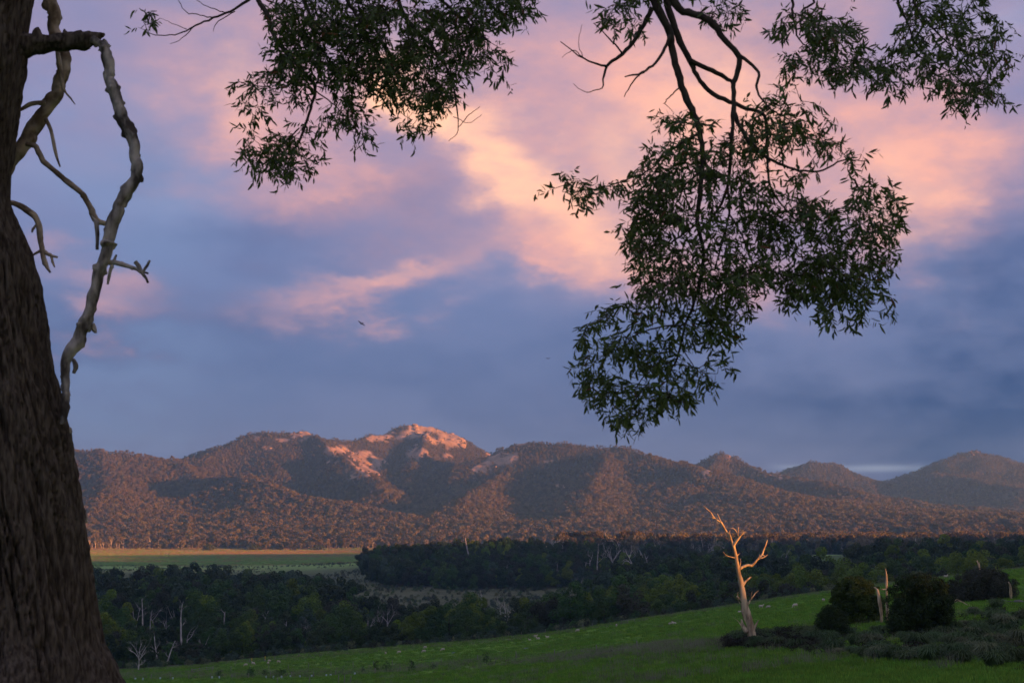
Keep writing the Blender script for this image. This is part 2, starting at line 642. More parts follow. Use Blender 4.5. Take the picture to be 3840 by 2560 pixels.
M['leaf_grey'] = mat('grey_green_foliage', (0.062, 0.098, 0.062), 0.75, 0.3, 0.5, objvar=0.25, translucent=0.1)
M['leaf_brown'] = mat('brown_foliage', (0.048, 0.050, 0.030), 0.8, 0.3, 0.5, objvar=0.25, translucent=0.15)
M['bark'] = mat('rough_bark', (0.036, 0.027, 0.019), 0.95, nscale=11.0, col2=(0.112, 0.090, 0.066), lo=.36, hi=.68, bump=0.9, bscale=25, stretch=(4, 4, 0.8), spec=0.05)
M['bark_mid'] = mat('brown_bark', (0.06, 0.05, 0.04), 0.95, 0.3, 2.0, spec=0.05)
M['limb'] = mat('weathered_limb', (0.06, 0.050, 0.040), 0.9, nscale=11, col2=(0.42, 0.37, 0.30), lo=.40, hi=.64, bump=0.7, bscale=30, stretch=(1, 1, 0.45), spec=0.1)
M['pale_limb'] = mat('pale_limb', (0.14, 0.10, 0.06), 0.9, nscale=9, lo=.4, hi=.62, col2=(0.42, 0.33, 0.22), bump=0.3, bscale=30, spec=0.1)
M['branch'] = mat('dark_branch', (0.035, 0.028, 0.022), 0.9, nscale=20, col2=(0.08, 0.066, 0.05), bump=0.3, bscale=60, spec=0.1)
M['dead'] = mat('bleached_wood', (0.27, 0.25, 0.23), 0.9, nscale=0.9, lo=.4, hi=.6, col2=(0.56, 0.52, 0.47), bump=0.3, bscale=6, spec=0.1, stretch=(3, 3, .8))
M['dead_warm'] = mat('honey_dead_wood', (0.25, 0.185, 0.115), 0.9, nscale=0.9, lo=.4, hi=.6, col2=(0.60, 0.47, 0.29), bump=0.5, bscale=8, spec=0.1, stretch=(3, 3, .8))
M['leaf_olive'] = mat('olive_foliage', (0.050, 0.078, 0.012), 0.75, 0.35, 1.5, translucent=0.12)
M['leaf_black'] = mat('blackish_foliage', (0.026, 0.046, 0.010), 0.75, 0.35, 1.5, translucent=0.1)
M['dead_grey'] = mat('grey_dead_wood', (0.15, 0.14, 0.13), 0.95, 0.3, 1.0, spec=0.05)
M['leaf'] = mat('near_leaf', (0.036, 0.082, 0.012), 0.5, nscale=14.0, col2=(0.120, 0.175, 0.030), objvar=0.3, translucent=0.3, spec=0.35)
M['leaf_old'] = mat('withered_leaf', (0.13, 0.055, 0.02), 0.6, 0.3, 9.0, translucent=0.25)
M['wool'] = mat('sheep_wool', (0.50, 0.43, 0.34), 0.95, 0.15, 9.0, objvar=0.12, spec=0.05)
M['sheepface'] = mat('sheep_face', (0.50, 0.40, 0.32), 0.9, 0.15, 5.0)
M['post'] = mat('weathered_post', (0.20, 0.18, 0.16), 0.9, 0.3, 4.0)
M['wire'] = mat('fence_wire', (0.20, 0.20, 0.20), 0.5, 0.1, 4.0)
M['guard'] = mat('tree_guard_plastic', (0.55, 0.66, 0.70), 0.5, 0.08, 3.0, translucent=0.3)
M['marker_y'] = mat('yellow_marker', (0.75, 0.42, 0.02), 0.5, 0.05, 3.0)
M['marker_w'] = mat('white_marker', (0.72, 0.70, 0.66), 0.5, 0.05, 3.0)
M['tussock'] = mat('tussock_blades', (0.075, 0.118, 0.045), 0.8, 0.3, 1.5, objvar=0.3, translucent=0.3)
M['tuss_dry'] = mat('dry_tussock', (0.15, 0.170, 0.085), 0.85, 0.3, 1.5, objvar=0.3, translucent=0.3)
M['grass'] = mat('grass_blades', (0.132, 0.262, 0.030), 0.8, 0.3, 1.5, objvar=0.35, translucent=0.3)
M['field_dry'] = mat('field_dry_grass', (0.30, 0.22, 0.11), 0.9, 0.25, 0.05, objvar=0.2, translucent=0.35)
M['field_green'] = mat('field_green_grass', (0.20, 0.32, 0.085), 0.9, 0.25, 0.05, objvar=0.25, translucent=0.35)
M['stalk'] = mat('dry_stalks', (0.22, 0.21, 0.15), 0.85, 0.2, 1.5, objvar=0.2, translucent=0.3)
M['heath'] = mat('heath', (0.030, 0.028, 0.018), 0.9, 0.3, 1.5, objvar=0.25)
M['bird'] = mat('dark_feathers', (0.015, 0.012, 0.012), 0.7, 0.2, 5.0)
M['water'] = mat('puddle_water', (0.03, 0.04, 0.05), 0.05, 0.1, 1.0, spec=0.6)


# ------------------------------------------------------------------ mesh collector
class MB:
    def __init__(self):
        self.v, self.f, self.mi, self.n = [], [], [], 0

    def add(self, verts, faces, mi=0):
        self.v.extend([tuple(q) for q in verts])
        self.f.extend([tuple(i + self.n for i in f) for f in faces])
        self.mi.extend([mi] * len(faces))
        self.n += len(verts)

    def tube(self, pts, radii, sides=6, mi=0, wob=0.0, gnarl=None):
        pts = [Vector(q) for q in pts]
        vs_, fs_ = [], []
        up = Vector((0.31, 0.17, 0.93)).normalized()
        prev = None
        k = len(pts)
        for i, q in enumerate(pts):
            tng = (pts[min(i + 1, k - 1)] - pts[max(i - 1, 0)])
            if tng.length < 1e-9:
                tng = Vector((0, 0, 1))
            tng.normalize()
            a = prev if prev is not None else up
            a = a - tng * a.dot(tng)
            if a.length < 1e-4:
                a = Vector((1, 0, 0)) - tng * tng.x
            a.normalize()
            prev = a
            b = tng.cross(a)
            for j in range(sides):
                th = 2 * math.pi * j / sides
                rr = radii[i] * (1 + wob * (random.random() - 0.5))
                if gnarl is not None:
                    rr = radii[i] * gnarl[i, j]
                vs_.append(q + (a * math.cos(th) + b * math.sin(th)) * rr)
        for i in range(k - 1):
            for j in range(sides):
                j2 = (j + 1) % sides
                fs_.append((i * sides + j, i * sides + j2, (i + 1) * sides + j2, (i + 1) * sides + j))
        fs_.append(tuple(range(sides))[::-1])
        fs_.append(tuple((k - 1) * sides + j for j in range(sides)))
        self.add(vs_, fs_, mi)

    def mesh(self, name, mats, smooth_=True):
        me = bpy.data.meshes.new(name)
        me.from_pydata(self.v, [], self.f)
        for m in (mats if isinstance(mats, (list, tuple)) else [mats]):
            me.materials.append(m)
        if any(self.mi):
            me.polygons.foreach_set('material_index', self.mi)
        if smooth_:
            me.polygons.foreach_set('use_smooth', [True] * len(self.f))
        me.update()
        return me


def spline(pts, n=4):
    """Catmull-Rom through tuples of any length"""
    P = [np.array(q, float) for q in pts]
    if len(P) < 3:
        return [tuple(P[0] + (P[-1] - P[0]) * i / n) for i in range(n + 1)]
    P = [2 * P[0] - P[1]] + P + [2 * P[-1] - P[-2]]
    out = []
    for i in range(1, len(P) - 2):
        for k in range(n):
            t = k / n
            a, b, c, d = P[i - 1], P[i], P[i + 1], P[i + 2]
            out.append(tuple(0.5 * (2 * b + (c - a) * t + (2 * a - 5 * b + 4 * c - d) * t * t + (3 * b - a - 3 * c + d) * t ** 3)))
    out.append(tuple(P[-2]))
    return out


def quads_mesh(name, V, m, tris=False):
    """V: (n,k,3) array of n faces with k corners"""
    n, k, _ = V.shape
    me = bpy.data.meshes.new(name)
    me.vertices.add(n * k)
    me.vertices.foreach_set('co', V.reshape(-1).astype(np.float32))
    me.loops.add(n * k)
    me.loops.foreach_set('vertex_index', np.arange(n * k, dtype=np.int32))
    me.polygons.add(n)
    me.polygons.foreach_set('loop_start', (np.arange(n) * k).astype(np.int32))
    me.update(calc_edges=True)
    me.validate()
    me.materials.append(m)
    return me


# ------------------------------------------------------------------ ground sheet
def woodland_u(px):
    return (px - 1920) / FPX


_bk_u = np.array([woodland_u(q) for q in (-800, 200, 1000, 1300, 1500, 1700, 2000, 2200, 2400, 2600, 2900, 3100, 3400, 3840, 4600)])
_bk = np.array([900, 880, 840, 690, 610, 560, 560, 620, 800, 900, 660, 680, 760, 860, 900.])
_kf_u = np.array([woodland_u(q) for q in (1360, 1400, 1500, 1800, 2150, 2300, 2500, 2700, 2900, 3000)])
_kf = np.array([1120, 1010, 960, 900, 890, 800, 760, 800, 880, 1080.])


def wood_mask(x, y):
    """0 open, 1 gully wood, 2 knoll wood, 3 far lit wood"""
    u = x / np.maximum(y, 1)
    j = fbm(x / 40, y / 40, 3, 41)
    e = np.interp(u, _eu, _ed)
    g = (y > e + 26 + 6 * j) & (y < np.interp(u, _bk_u, _bk) * (1 + 0.07 * j))
    kf = np.interp(u, _kf_u, _kf)
    k = (u > woodland_u(1375)) & (u < woodland_u(3010)) & (y > kf * (1 + 0.04 * j)) & (y < np.interp(u, [woodland_u(1900), woodland_u(2150)], [1330, 1180]))
    f = (u > woodland_u(2080)) & (y >= 1330) & (y < np.interp(u, [woodland_u(2080), woodland_u(2450), woodland_u(2700)], [1760, 1830, 2350]) + 120 * j)
    f &= ~((np.abs(u - woodland_u(2600)) < 0.055) & (y > 1900))
    f &= ~((u > woodland_u(3330)) & (y > 1750))
    r = (u >= woodland_u(3180)) & (y > 1080 + 60 * j) & (y < 1800)
    r &= ~((np.abs(u - woodland_u(3580)) < 0.018) & (y < 1250))
    out = np.zeros(np.shape(x), int)
    out[f | r] = 3
    out[k] = 2
    out[g] = 1
    return out


ROCKS = [  # photo ellipse x, y, rx, ry, weight : bare granite
    (1600, 1600, 95, 28, 1), (1700, 1640, 50, 32, 1.2), (1540, 1625, 70, 18, 1), (1640, 1650, 60, 14, .9), (1420, 1640, 60, 18, .9),
    (1150, 1612, 55, 22, 1), (1130, 1632, 35, 18, .9), (960, 1640, 22, 14, .9), (1040, 1650, 50, 14, .6), (1010, 1683, 22, 12, .8),
    (1265, 1690, 42, 20, 1.2), (1345, 1715, 40, 22, 1.2), (1380, 1760, 50, 34, 1.3), (1330, 1790, 30, 14, .8), (1250, 1735, 30, 12, .6),
    (1560, 1705, 50, 22, 1), (1540, 1680, 50, 12, .7), (1680, 1710, 20, 10, .7), (1880, 1715, 60, 26, 1.1), (1830, 1762, 70, 14, .9),
    (1945, 1660, 50, 12, .9), (2000, 1650, 30, 8, .8), (2090, 1825, 40, 10, .7), (2280, 1680, 16, 5, .7), (2735, 1714, 12, 9, 1),
    (2905, 1770, 26, 20, 1), (2930, 1790, 18, 14, .8), (2650, 1775, 20, 16, 1), (2730, 1822, 16, 8, .8), (3150, 1845, 14, 8, .8),
    (3650, 1688, 40, 8, .6), (3700, 1698, 20, 6, .6), (3560, 1870, 40, 8, .5), (485, 1682, 6, 6, 1), (518, 1684, 8, 8, 1),
    (475, 1838, 10, 6, .9), (2270, 1785, 30, 8, .5), (2060, 1730, 30, 6, .4)]


def rock_mask(x, y, z):
    px = 1920 + FPX * (x / (y * _ct + z * _st))
    py = 1280 - FPX * ((z * _ct - y * _st) / (y * _ct + z * _st))
    m = np.zeros(np.shape(x))
    for (a, b, rx, ry, w) in ROCKS:
        m = np.maximum(m, w * np.exp(-(((px - a) / rx) ** 2 + ((py - b) / ry) ** 2)))
    return m + (0.5 * fbm(x / 60, y / 60, 4, 91) + 0.3 * fbm(x / 18, y / 26, 2, 93)) * (m > 0.08)


def build_ground():
    fr = np.radians(np.arange(-30, 30.001, 0.1))
    back = np.radians(np.concatenate([np.arange(30.8, 90, 1.2), np.arange(90, 270.1, 3.0), np.arange(270.9, 329.9, 1.2)]))
    az = np.concatenate([fr, back])
    rr = np.concatenate([np.geomspace(1.0, 50, 26)[:-1], np.arange(50, 420, 2.6), np.geomspace(420, 2900, 210)[:-1],
                         np.arange(2900, 6900, 12.0), np.geomspace(6900, 7600, 6)])
    A, R = np.meshgrid(az, rr)
    fa = 1 - 0.98 * smooth(math.radians(32), math.radians(48), np.abs((A + np.pi) % (2 * np.pi) - np.pi))
    R = np.where(R > 2400, 2400 + (R - 2400) * fa, R)
    X = np.sin(A) * R
    Y = np.cos(A) * R
    Z = H(X.ravel(), Y.ravel()).reshape(X.shape)
    n = len(az)
    far_ = Y > 3000
    rk0 = rock_mask(X[far_], Y[far_], Z[far_])
    Z[far_] += smooth(.3, .6, rk0) * (7 * np.abs(fbm(X[far_] / 45, Y[far_] / 45, 4, 141)) + 2.5 * fbm(X[far_] / 16, Y[far_] / 16, 2, 143))
    x, y, z = X.ravel(), Y.ravel(), Z.ravel()
    u = x / np.maximum(y, 1)
    # base colours of what grows on the ground; shading painted into the nearest grass
    grass = np.array([0.132, 0.262, 0.030])
    dry = np.array([0.15, 0.135, 0.075])
    scrub = np.array([0.085, 0.110, 0.052])
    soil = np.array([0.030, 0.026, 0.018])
    n1 = np.where(y > 600, fbm(x / 260, y / 420, 4, 101), fbm(x / 60, y / 25, 4, 101))
    n2 = fbm(x / 9, y / 9, 3, 103)
    dry_shade_w = np.clip(0.10 + 0.40 * n1 + 0.28 * n2 + 0.2 * smooth(150, 80, y), 0, 0.6)  # last term dulls the near grass, part of the shade painted below
    lush_shade = 1.08 + 0.30 * fbm(x / 22, y / 16, 3, 107) + 0.32 * fbm(x / 60, y / 7, 3, 109) + 0.18 * n2 - 0.22 * smooth(160, 90, y)  # last term darkens the grass nearest the camera, standing in for shade
    e = np.interp(u, _eu, _ed)
    dry_shade_w = np.where(y > e - 12, 0.55 + 0.3 * n2, dry_shade_w)
    colr = (grass[None] * (1 - dry_shade_w[:, None]) + dry[None] * dry_shade_w[:, None] * 0.6) * lush_shade[:, None]
    # valley fields
    val = y > e + 15
    fgreen = np.array([0.20, 0.32, 0.085])
    ftan = np.array([0.26, 0.18, 0.085])
    fw = smooth(1150, 1350, y) * (1 - 0.0 * y)
    tan = np.clip(0.55 * smooth(1850, 2450, y + 500 * n1) + 0.55 * smooth(-0.15, 0.5, fbm((x + .3 * y) / 330, (y - .2 * x) / 210, 5, 111)), 0, 1)
    field = fgreen[None] * (1 - tan[:, None]) + ftan[None] * tan[:, None]
    sw = np.clip(0.6 + 0.8 * n1 + 0.4 * n2, 0, 1)[:, None]
    scr = scrub[None] * sw + dry[None] * (1 - sw) * 0.35 + scrub[None] * (1 - sw) * 0.5
    vcol = scr * (1 - fw[:, None]) + field * fw[:, None]
    small = ((np.abs(u - woodland_u(3080)) < 0.03) & (y > 850) & (y < 1300)) | ((np.abs(u - woodland_u(2960)) < 0.02) & (y < 850))
    small |= (u > woodland_u(3250) + 0.05 * n1 + 0.02 * n2)
    vcol = np.where(small[:, None], fgreen[None] * (0.5 + 0.3 * n1[:, None]), vcol)
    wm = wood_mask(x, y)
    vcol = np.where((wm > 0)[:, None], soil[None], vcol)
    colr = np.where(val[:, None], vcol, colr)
    # mountain
    mt = smooth(2780, 2900, y + 120 * n1)
    rk = rock_mask(x, y, z)
    floor_c = np.array([0.050, 0.042, 0.026])
    rock_c = np.array([0.29, 0.205, 0.155]) * (1 + 0.35 * fbm(x / 35, y / 35, 4, 131)[:, None] + 0.35 * fbm(x / 9, y / 60, 3, 133)[:, None])
    rw = smooth(0.42, 0.55, rk)[:, None]
    mcol = floor_c[None] * (1 - rw) + rock_c * rw
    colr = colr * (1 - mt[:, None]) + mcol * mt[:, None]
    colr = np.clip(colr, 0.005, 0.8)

    def part(name, i0, i1, m, first):
        rows = i1 - i0 + 1
        P = np.stack([X[i0:i1 + 1].ravel(), Y[i0:i1 + 1].ravel(), Z[i0:i1 + 1].ravel()], 1)
        C = colr.reshape(len(rr), n, 3)[i0:i1 + 1].reshape(-1, 3)
        ii, jj = np.meshgrid(np.arange(rows - 1), np.arange(n), indexing='ij')
        j2 = (jj + 1) % n
        F = np.stack([ii * n + jj, (ii + 1) * n + jj, (ii + 1) * n + j2, ii * n + j2], -1).reshape(-1, 4)[:, ::-1]
        me = bpy.data.meshes.new(name)
        extra = 1 if first else 0
        me.vertices.add(len(P) + extra)
        co = P if not first else np.concatenate([P, [[0, 0, float(H(np.array([0.]), np.array([0.]))[0])]]])
        me.vertices.foreach_set('co', co.astype(np.float32).ravel())
        nf = len(F)
        nt_ = n if first else 0
        loops = F.ravel()
        starts = np.arange(nf) * 4
        if first:
            T = np.stack([np.full(n, len(P)), (np.arange(n) + 1) % n, np.arange(n)], 1)
            starts = np.concatenate([starts, nf * 4 + np.arange(n) * 3])
            loops = np.concatenate([loops, T.ravel()])
        me.loops.add(len(loops))
        me.loops.foreach_set('vertex_index', loops.astype(np.int32))
        me.polygons.add(nf + nt_)
        me.polygons.foreach_set('loop_start', starts.astype(np.int32))
        me.update(calc_edges=True)
        me.polygons.foreach_set('use_smooth', np.ones(nf + nt_, bool))
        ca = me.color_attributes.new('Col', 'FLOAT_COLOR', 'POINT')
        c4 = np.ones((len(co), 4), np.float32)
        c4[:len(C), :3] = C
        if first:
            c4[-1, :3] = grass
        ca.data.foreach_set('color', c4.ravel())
        me.materials.append(m)
        o = link(name, me)
        return o
    i_a = int(np.searchsorted(rr, 419))
    i_b = int(np.searchsorted(rr, 2899))
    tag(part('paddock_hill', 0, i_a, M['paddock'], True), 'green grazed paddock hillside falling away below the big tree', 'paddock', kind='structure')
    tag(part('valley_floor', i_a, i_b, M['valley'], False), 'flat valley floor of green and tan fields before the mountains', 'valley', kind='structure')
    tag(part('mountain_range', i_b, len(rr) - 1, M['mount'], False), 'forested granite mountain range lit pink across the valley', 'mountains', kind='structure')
    return az, rr, X, Y, Z


AZ, RR, GX, GY, GZ = build_ground()

#@@SECTION_OBJECTS
# ------------------------------------------------------------------ scatter of uncountable stuff
def source_collection(name, meshes):
    c = bpy.data.collections.new(name)
    for i, me in enumerate(meshes):
        o = bpy.data.objects.new('%s_%02d' % (name, i), me)
        c.objects.link(o)
    return c


def scatter(name, P, sc, coll, nkinds, label, cat, pick=None, tilt=0.0):
    n = len(P)
    me = bpy.data.meshes.new(name)
    me.vertices.add(n)
    me.vertices.foreach_set('co', np.asarray(P, np.float32).ravel())
    a = me.attributes.new('sc', 'FLOAT', 'POINT')
    a.data.foreach_set('value', np.asarray(sc, np.float32))
    a = me.attributes.new('rot', 'FLOAT_VECTOR', 'POINT')
    r = np.zeros((n, 3), np.float32)
    r[:, 2] = RNG.random(n) * 6.283
    r[:, 0] = RNG.normal(0, tilt, n)
    r[:, 1] = RNG.normal(0, tilt, n)
    a.data.foreach_set('vector', r.ravel())
    a = me.attributes.new('pick', 'INT', 'POINT')
    if pick is None:
        pick = RNG.integers(0, nkinds, n)
    a.data.foreach_set('value', np.asarray(pick, np.int32))
    o = link(name, me)
    g = bpy.data.node_groups.new(name, 'GeometryNodeTree')
    g.interface.new_socket('Geometry', in_out='INPUT', socket_type='NodeSocketGeometry')
    g.interface.new_socket('Geometry', in_out='OUTPUT', socket_type='NodeSocketGeometry')
    N = g.nodes.new
    L = g.links.new
    gi, go = N('NodeGroupInput'), N('NodeGroupOutput')
    ci = N('GeometryNodeCollectionInfo')
    ci.inputs['Collection'].default_value = coll
    ci.inputs['Separate Children'].default_value = True
    ci.inputs['Reset Children'].default_value = True
    ip = N('GeometryNodeInstanceOnPoints')
    ip.inputs['Pick Instance'].default_value = True

    def attr(nm, ty):
        q = N('GeometryNodeInputNamedAttribute')
        q.data_type = ty
        q.inputs['Name'].default_value = nm
        return q.outputs[0]
    L(gi.outputs[0], ip.inputs['Points'])
    L(ci.outputs[0], ip.inputs['Instance'])
    L(attr('pick', 'INT'), ip.inputs['Instance Index'])
    L(attr('rot', 'FLOAT_VECTOR'), ip.inputs['Rotation'])
    L(attr('sc', 'FLOAT'), ip.inputs['Scale'])
    L(ip.outputs[0], go.inputs[0])
    md = o.modifiers.new('scatter', 'NODES')
    md.node_group = g
    tag(o, label, cat, kind='stuff')
    return o


def crown_quads(rng, clumps, per, size, flat=1.0, aspect=0.6, inner=0.55, up=0.25):
    out = []
    for (c, r) in clumps:
        n = max(3, int(per * r * r))
        d = rng.normal(size=(n, 3))
        d /= np.linalg.norm(d, axis=1)[:, None]
        rad = r * (inner + (1 - inner) * rng.random(n) ** 0.5)
        p = np.array(c) + d * rad[:, None] * np.array([1, 1, flat])
        nrm = d + 0.42 * rng.normal(size=(n, 3)) + np.array([0, 0, up])
        nrm /= np.linalg.norm(nrm, axis=1)[:, None]
        t = np.cross(nrm, rng.normal(size=(n, 3)))
        t /= np.linalg.norm(t, axis=1)[:, None]
        b = np.cross(nrm, t)
        s = size * (0.55 + 0.9 * rng.random(n))[:, None]
        h = s * aspect
        bend = nrm * s * 0.25
        out.append(np.stack([p - t * s, p - b * h + bend, p + t * s, p + b * h + bend], 1))
    return np.concatenate(out)


def dome_clumps(rng, R, Hh, n, z0=0.15, rmin=.22, rmax=.36, asym=1.0):
    """clumps over a rounded crown of radius R whose top is at Hh"""
    cl = []
    ph, ay = rng.random() * 6.283, (.18 + .25 * rng.random()) * asym
    for i in range(n):
        th = rng.random() * 6.283
        q = rng.random() ** 0.6
        zt = z0 + (1 - z0) * rng.random() ** 0.85
        w = math.sqrt(max(0.02, 1 - ((zt - 0.42) / 0.62) ** 2))
        rr = R * w * (0.55 + 0.45 * q) * (1 + ay * math.sin(2 * th + ph)) * (1 + .22 * asym * (rng.random() < .12))
        zt = zt * (1 + .16 * asym * math.sin(th + ph * 2)) if zt > .5 else zt
        cr_ = R * (rmin + (rmax - rmin) * rng.random())
        cl.append(((math.cos(th) * rr * .85, math.sin(th) * rr * .85, Hh * zt - cr_ * 0.6), cr_))
    cl.append(((0, 0, Hh * 0.5), R * 0.55))
    return cl


def with_trunk(V, m, h, r, name, m2):
    """leaf faces plus a stem in one mesh, for scattered trees"""
    mb = MB()
    n = len(V)
    mb.v = [tuple(q) for q in V.reshape(-1, 3)]
    mb.f = [(4 * i, 4 * i + 1, 4 * i + 2, 4 * i + 3) for i in range(n)]
    mb.mi = [0] * n
    mb.n = 4 * n
    mb.tube([(0, 0, -1.5), (r * .6, 0, h * .5), (0, r * .8, h)], [r, r * .8, r * .4], 4, 1)
    return mb.mesh(name, [m, m2], False)


def gum_mesh(i):
    rng = np.random.default_rng(100 + i)
    cl = []
    n = 6 + i % 4
    for k in range(n):
        th = k / n * 6.283 + rng.random()
        rr = 4.2 * (0.3 + 0.85 * rng.random())
        cl.append(((math.cos(th) * rr, math.sin(th) * rr, 5.5 + 7.0 * rng.random()), 1.5 + 1.5 * rng.random()))
    cl.append(((rng.normal(), rng.normal(), 11.5), 2.4))
    cl.append(((rng.normal(), rng.normal(), 4.5), 2.8))
    V = crown_quads(rng, cl, 9.0, 0.85, flat=0.8, inner=.35)
    return with_trunk(V, M['gum'], 11, 0.35, 'gum', M['dead_grey'])


def wood_mesh(i, m):
    rng = np.random.default_rng(300 + i)
    cl = dome_clumps(rng, 4.2 + rng.random(), 9.0 + 2 * rng.random(), 17, z0=0.1)
    V = crown_quads(rng, cl, 60.0, 0.38, flat=0.85, inner=.7)
    return with_trunk(V, m, 6, 0.22, 'wood_tree', M['bark_mid'])


# visibility over the polar ground sheet
_nf = 601
_ratio = GZ[:, :_nf] / RR[:, None]
_runmax = np.maximum.accumulate(_ratio, axis=0)


def visible(P, top, margin=0.004, back=25.0):
    az = np.degrees(np.arctan2(P[:, 0], P[:, 1]))
    j = np.clip(np.round((az + 30) / 0.1).astype(int), 0, _nf - 1)
    r = np.hypot(P[:, 0], P[:, 1])
    i = np.clip(np.searchsorted(RR, r - back) - 1, 0, len(RR) - 1)
    return (P[:, 2] + top) / r > _runmax[i, j] - margin


def jitter_grid(x0, x1, y0, y1, cell, umax=0.42):
    xs = np.arange(x0, x1, cell)
    ys = np.arange(y0, y1, cell)
    X, Y = np.meshgrid(xs, ys)
    X = X.ravel() + (RNG.random(X.size) - .5) * cell * 1.1
    Y = Y.ravel() + (RNG.random(Y.size) - .5) * cell * 1.1
    k = np.abs(X / np.maximum(Y, 1)) < umax
    return X[k], Y[k]


def mountain_forest():
    X, Y = jitter_grid(-2700, 2700, 2780, 6750, 10.6, 0.40)
    Z = H(X, Y)
    n1 = fbm(X / 260, Y / 420, 4, 101)
    P = np.stack([X, Y, Z], 1)
    rk = rock_mask(X, Y, Z)
    k = visible(P, 16) & (Y + 120 * n1 > 2850) & ((rk < 0.42) | (RNG.random(len(X)) < 0.06))
    P = P[k]
    sc = (0.62 + 0.85 * RNG.random(len(P)) ** 1.6) * (1.08 - 0.58 * smooth(20, 340, P[:, 2]))
    c = source_collection('gum_source', [gum_mesh(i) for i in range(8)])
    scatter('mountain_forest', P, sc, c, 8, 'open eucalypt forest covering the mountain slopes', 'forest', tilt=0.06)
    return len(P)


print('forest', mountain_forest())


# ------------------------------------------------------------------ granite outcrops on the mountains
def boulder(rng, mb, c, r, sz):
    bm = bmesh.new()
    bmesh.ops.create_icosphere(bm, subdivisions=2, radius=1.0)
    q = rng.random() * 6.283
    s = np.array([1 + .5 * rng.random(), 1 + .3 * rng.random(), sz * (.7 + .6 * rng.random())])
    off = rng.random(3) * 50
    vs_ = []
    for v in bm.verts:
        p = np.array(v.co)
        k = 1 + 0.55 * float(fbm(p[0] * 1.1 + off[0] + p[2], p[1] * 1.1 + off[1] - p[2], 3, 7))
        p = np.sign(p) * np.abs(p) ** .8
        p = p * k * s * r
        x_ = p[0] * math.cos(q) - p[1] * math.sin(q)
        y_ = p[0] * math.sin(q) + p[1] * math.cos(q)
        vs_.append((c[0] + x_, c[1] + y_, c[2] + p[2]))
    fs_ = [tuple(v.index for v in f.verts) for f in bm.faces]
    bm.free()
    mb.add(vs_, fs_)


def outcrops():
    specs = [
        ([(1560, 1612), (1600, 1595), (1640, 1598), (1660, 1615), (1690, 1635), (1715, 1655), (1730, 1665), (1600, 1640), (1650, 1650), (1540, 1630)], 26, 13,
         'banded granite summit dome of the highest mountain peak'),
        ([(1140, 1607), (1160, 1612), (1180, 1620), (1120, 1625), (1130, 1640), (1190, 1635)], 16, 9, 'boulder strewn granite top of the hill beside the highest peak'),
        ([(955, 1638), (965, 1652), (1010, 1683), (990, 1675)], 8, 8, 'scattered granite boulders on the wooded shoulder left of the boulder strewn hilltop'),
        ([(1262, 1692), (1285, 1685), (1300, 1690)], 9, 11, 'square granite tor above the bright granite slab'),
        ([(1345, 1715), (1370, 1740), (1395, 1760), (1375, 1775), (1345, 1790), (1410, 1785)], 16, 14, 'bright smooth granite slab on the spur below the tor'),
        ([(1560, 1700), (1580, 1715), (1535, 1690)], 6, 10, 'grey granite slab in the gully under the highest peak'),
        ([(1880, 1712), (1900, 1705), (1850, 1755), (1920, 1700)], 8, 11, 'broad sloping slab on the side of the long rounded mountain'),
        ([(485, 1682)], 1, 11, 'lone round boulder on the low left hill'),
        ([(518, 1685)], 1, 12, 'pale leaning boulder beside the lone round boulder'),
        ([(2735, 1714), (2728, 1716)], 3, 8, 'small upright granite tor on the little pointed hill'),
        ([(2895, 1765), (2915, 1775), (2930, 1790), (2890, 1780)], 9, 9, 'granite cliff at the end of the little pointed hill'),
        ([(2645, 1768), (2655, 1782), (2668, 1800)], 6, 9, 'stacked granite blocks on the mountain flank above the dead tree'),
        ([(2725, 1820), (2738, 1824)], 4, 6, 'small boulder cluster in the forest above the dead tree'),
        ([(3150, 1845), (3160, 1850)], 3, 7, 'small granite knob on the forested spur end'),
        ([(3620, 1690), (3660, 1680), (3690, 1695), (3705, 1700), (3650, 1700)], 8, 6, 'granite blocks capping the far conical peak'),
        ([(475, 1838)], 3, 5, 'small pale rocks in the forest on the low left hill'),
    ]
    for k, (pp, n, r, lab) in enumerate(specs):
        rng = np.random.default_rng(900 + k)
        hp = hits(pp, 0, 3000, 6900)
        hp = [h for h in hp if h.y < 6800]
        if not hp:
            continue
        base = hp[0].copy()
        base.z = ground(base.x, base.y)
        t = empty('granite_outcrop', base)
        tag(t, lab, 'rock outcrop', 'granite outcrops on the mountains')
        for i in range(n):
            h = hp[i % len(hp)]
            j = r * (1.6 if len(hp) * 2 < n else 0.5)
            x_ = h.x + rng.normal() * j * (i >= len(hp))
            y_ = h.y + rng.normal() * j * (i >= len(hp))
            rr = r * (0.25 + 0.75 * rng.random() ** 2)
            mb = MB()
            boulder(rng, mb, (0, 0, 0), rr, 0.7)
            link('boulder', mb.mesh('boulder', M['granite'], n < 3), t, (x_ - base.x, y_ - base.y, ground(x_, y_) - base.z + rr * (.05 if n > 2 else .4)))


outcrops()


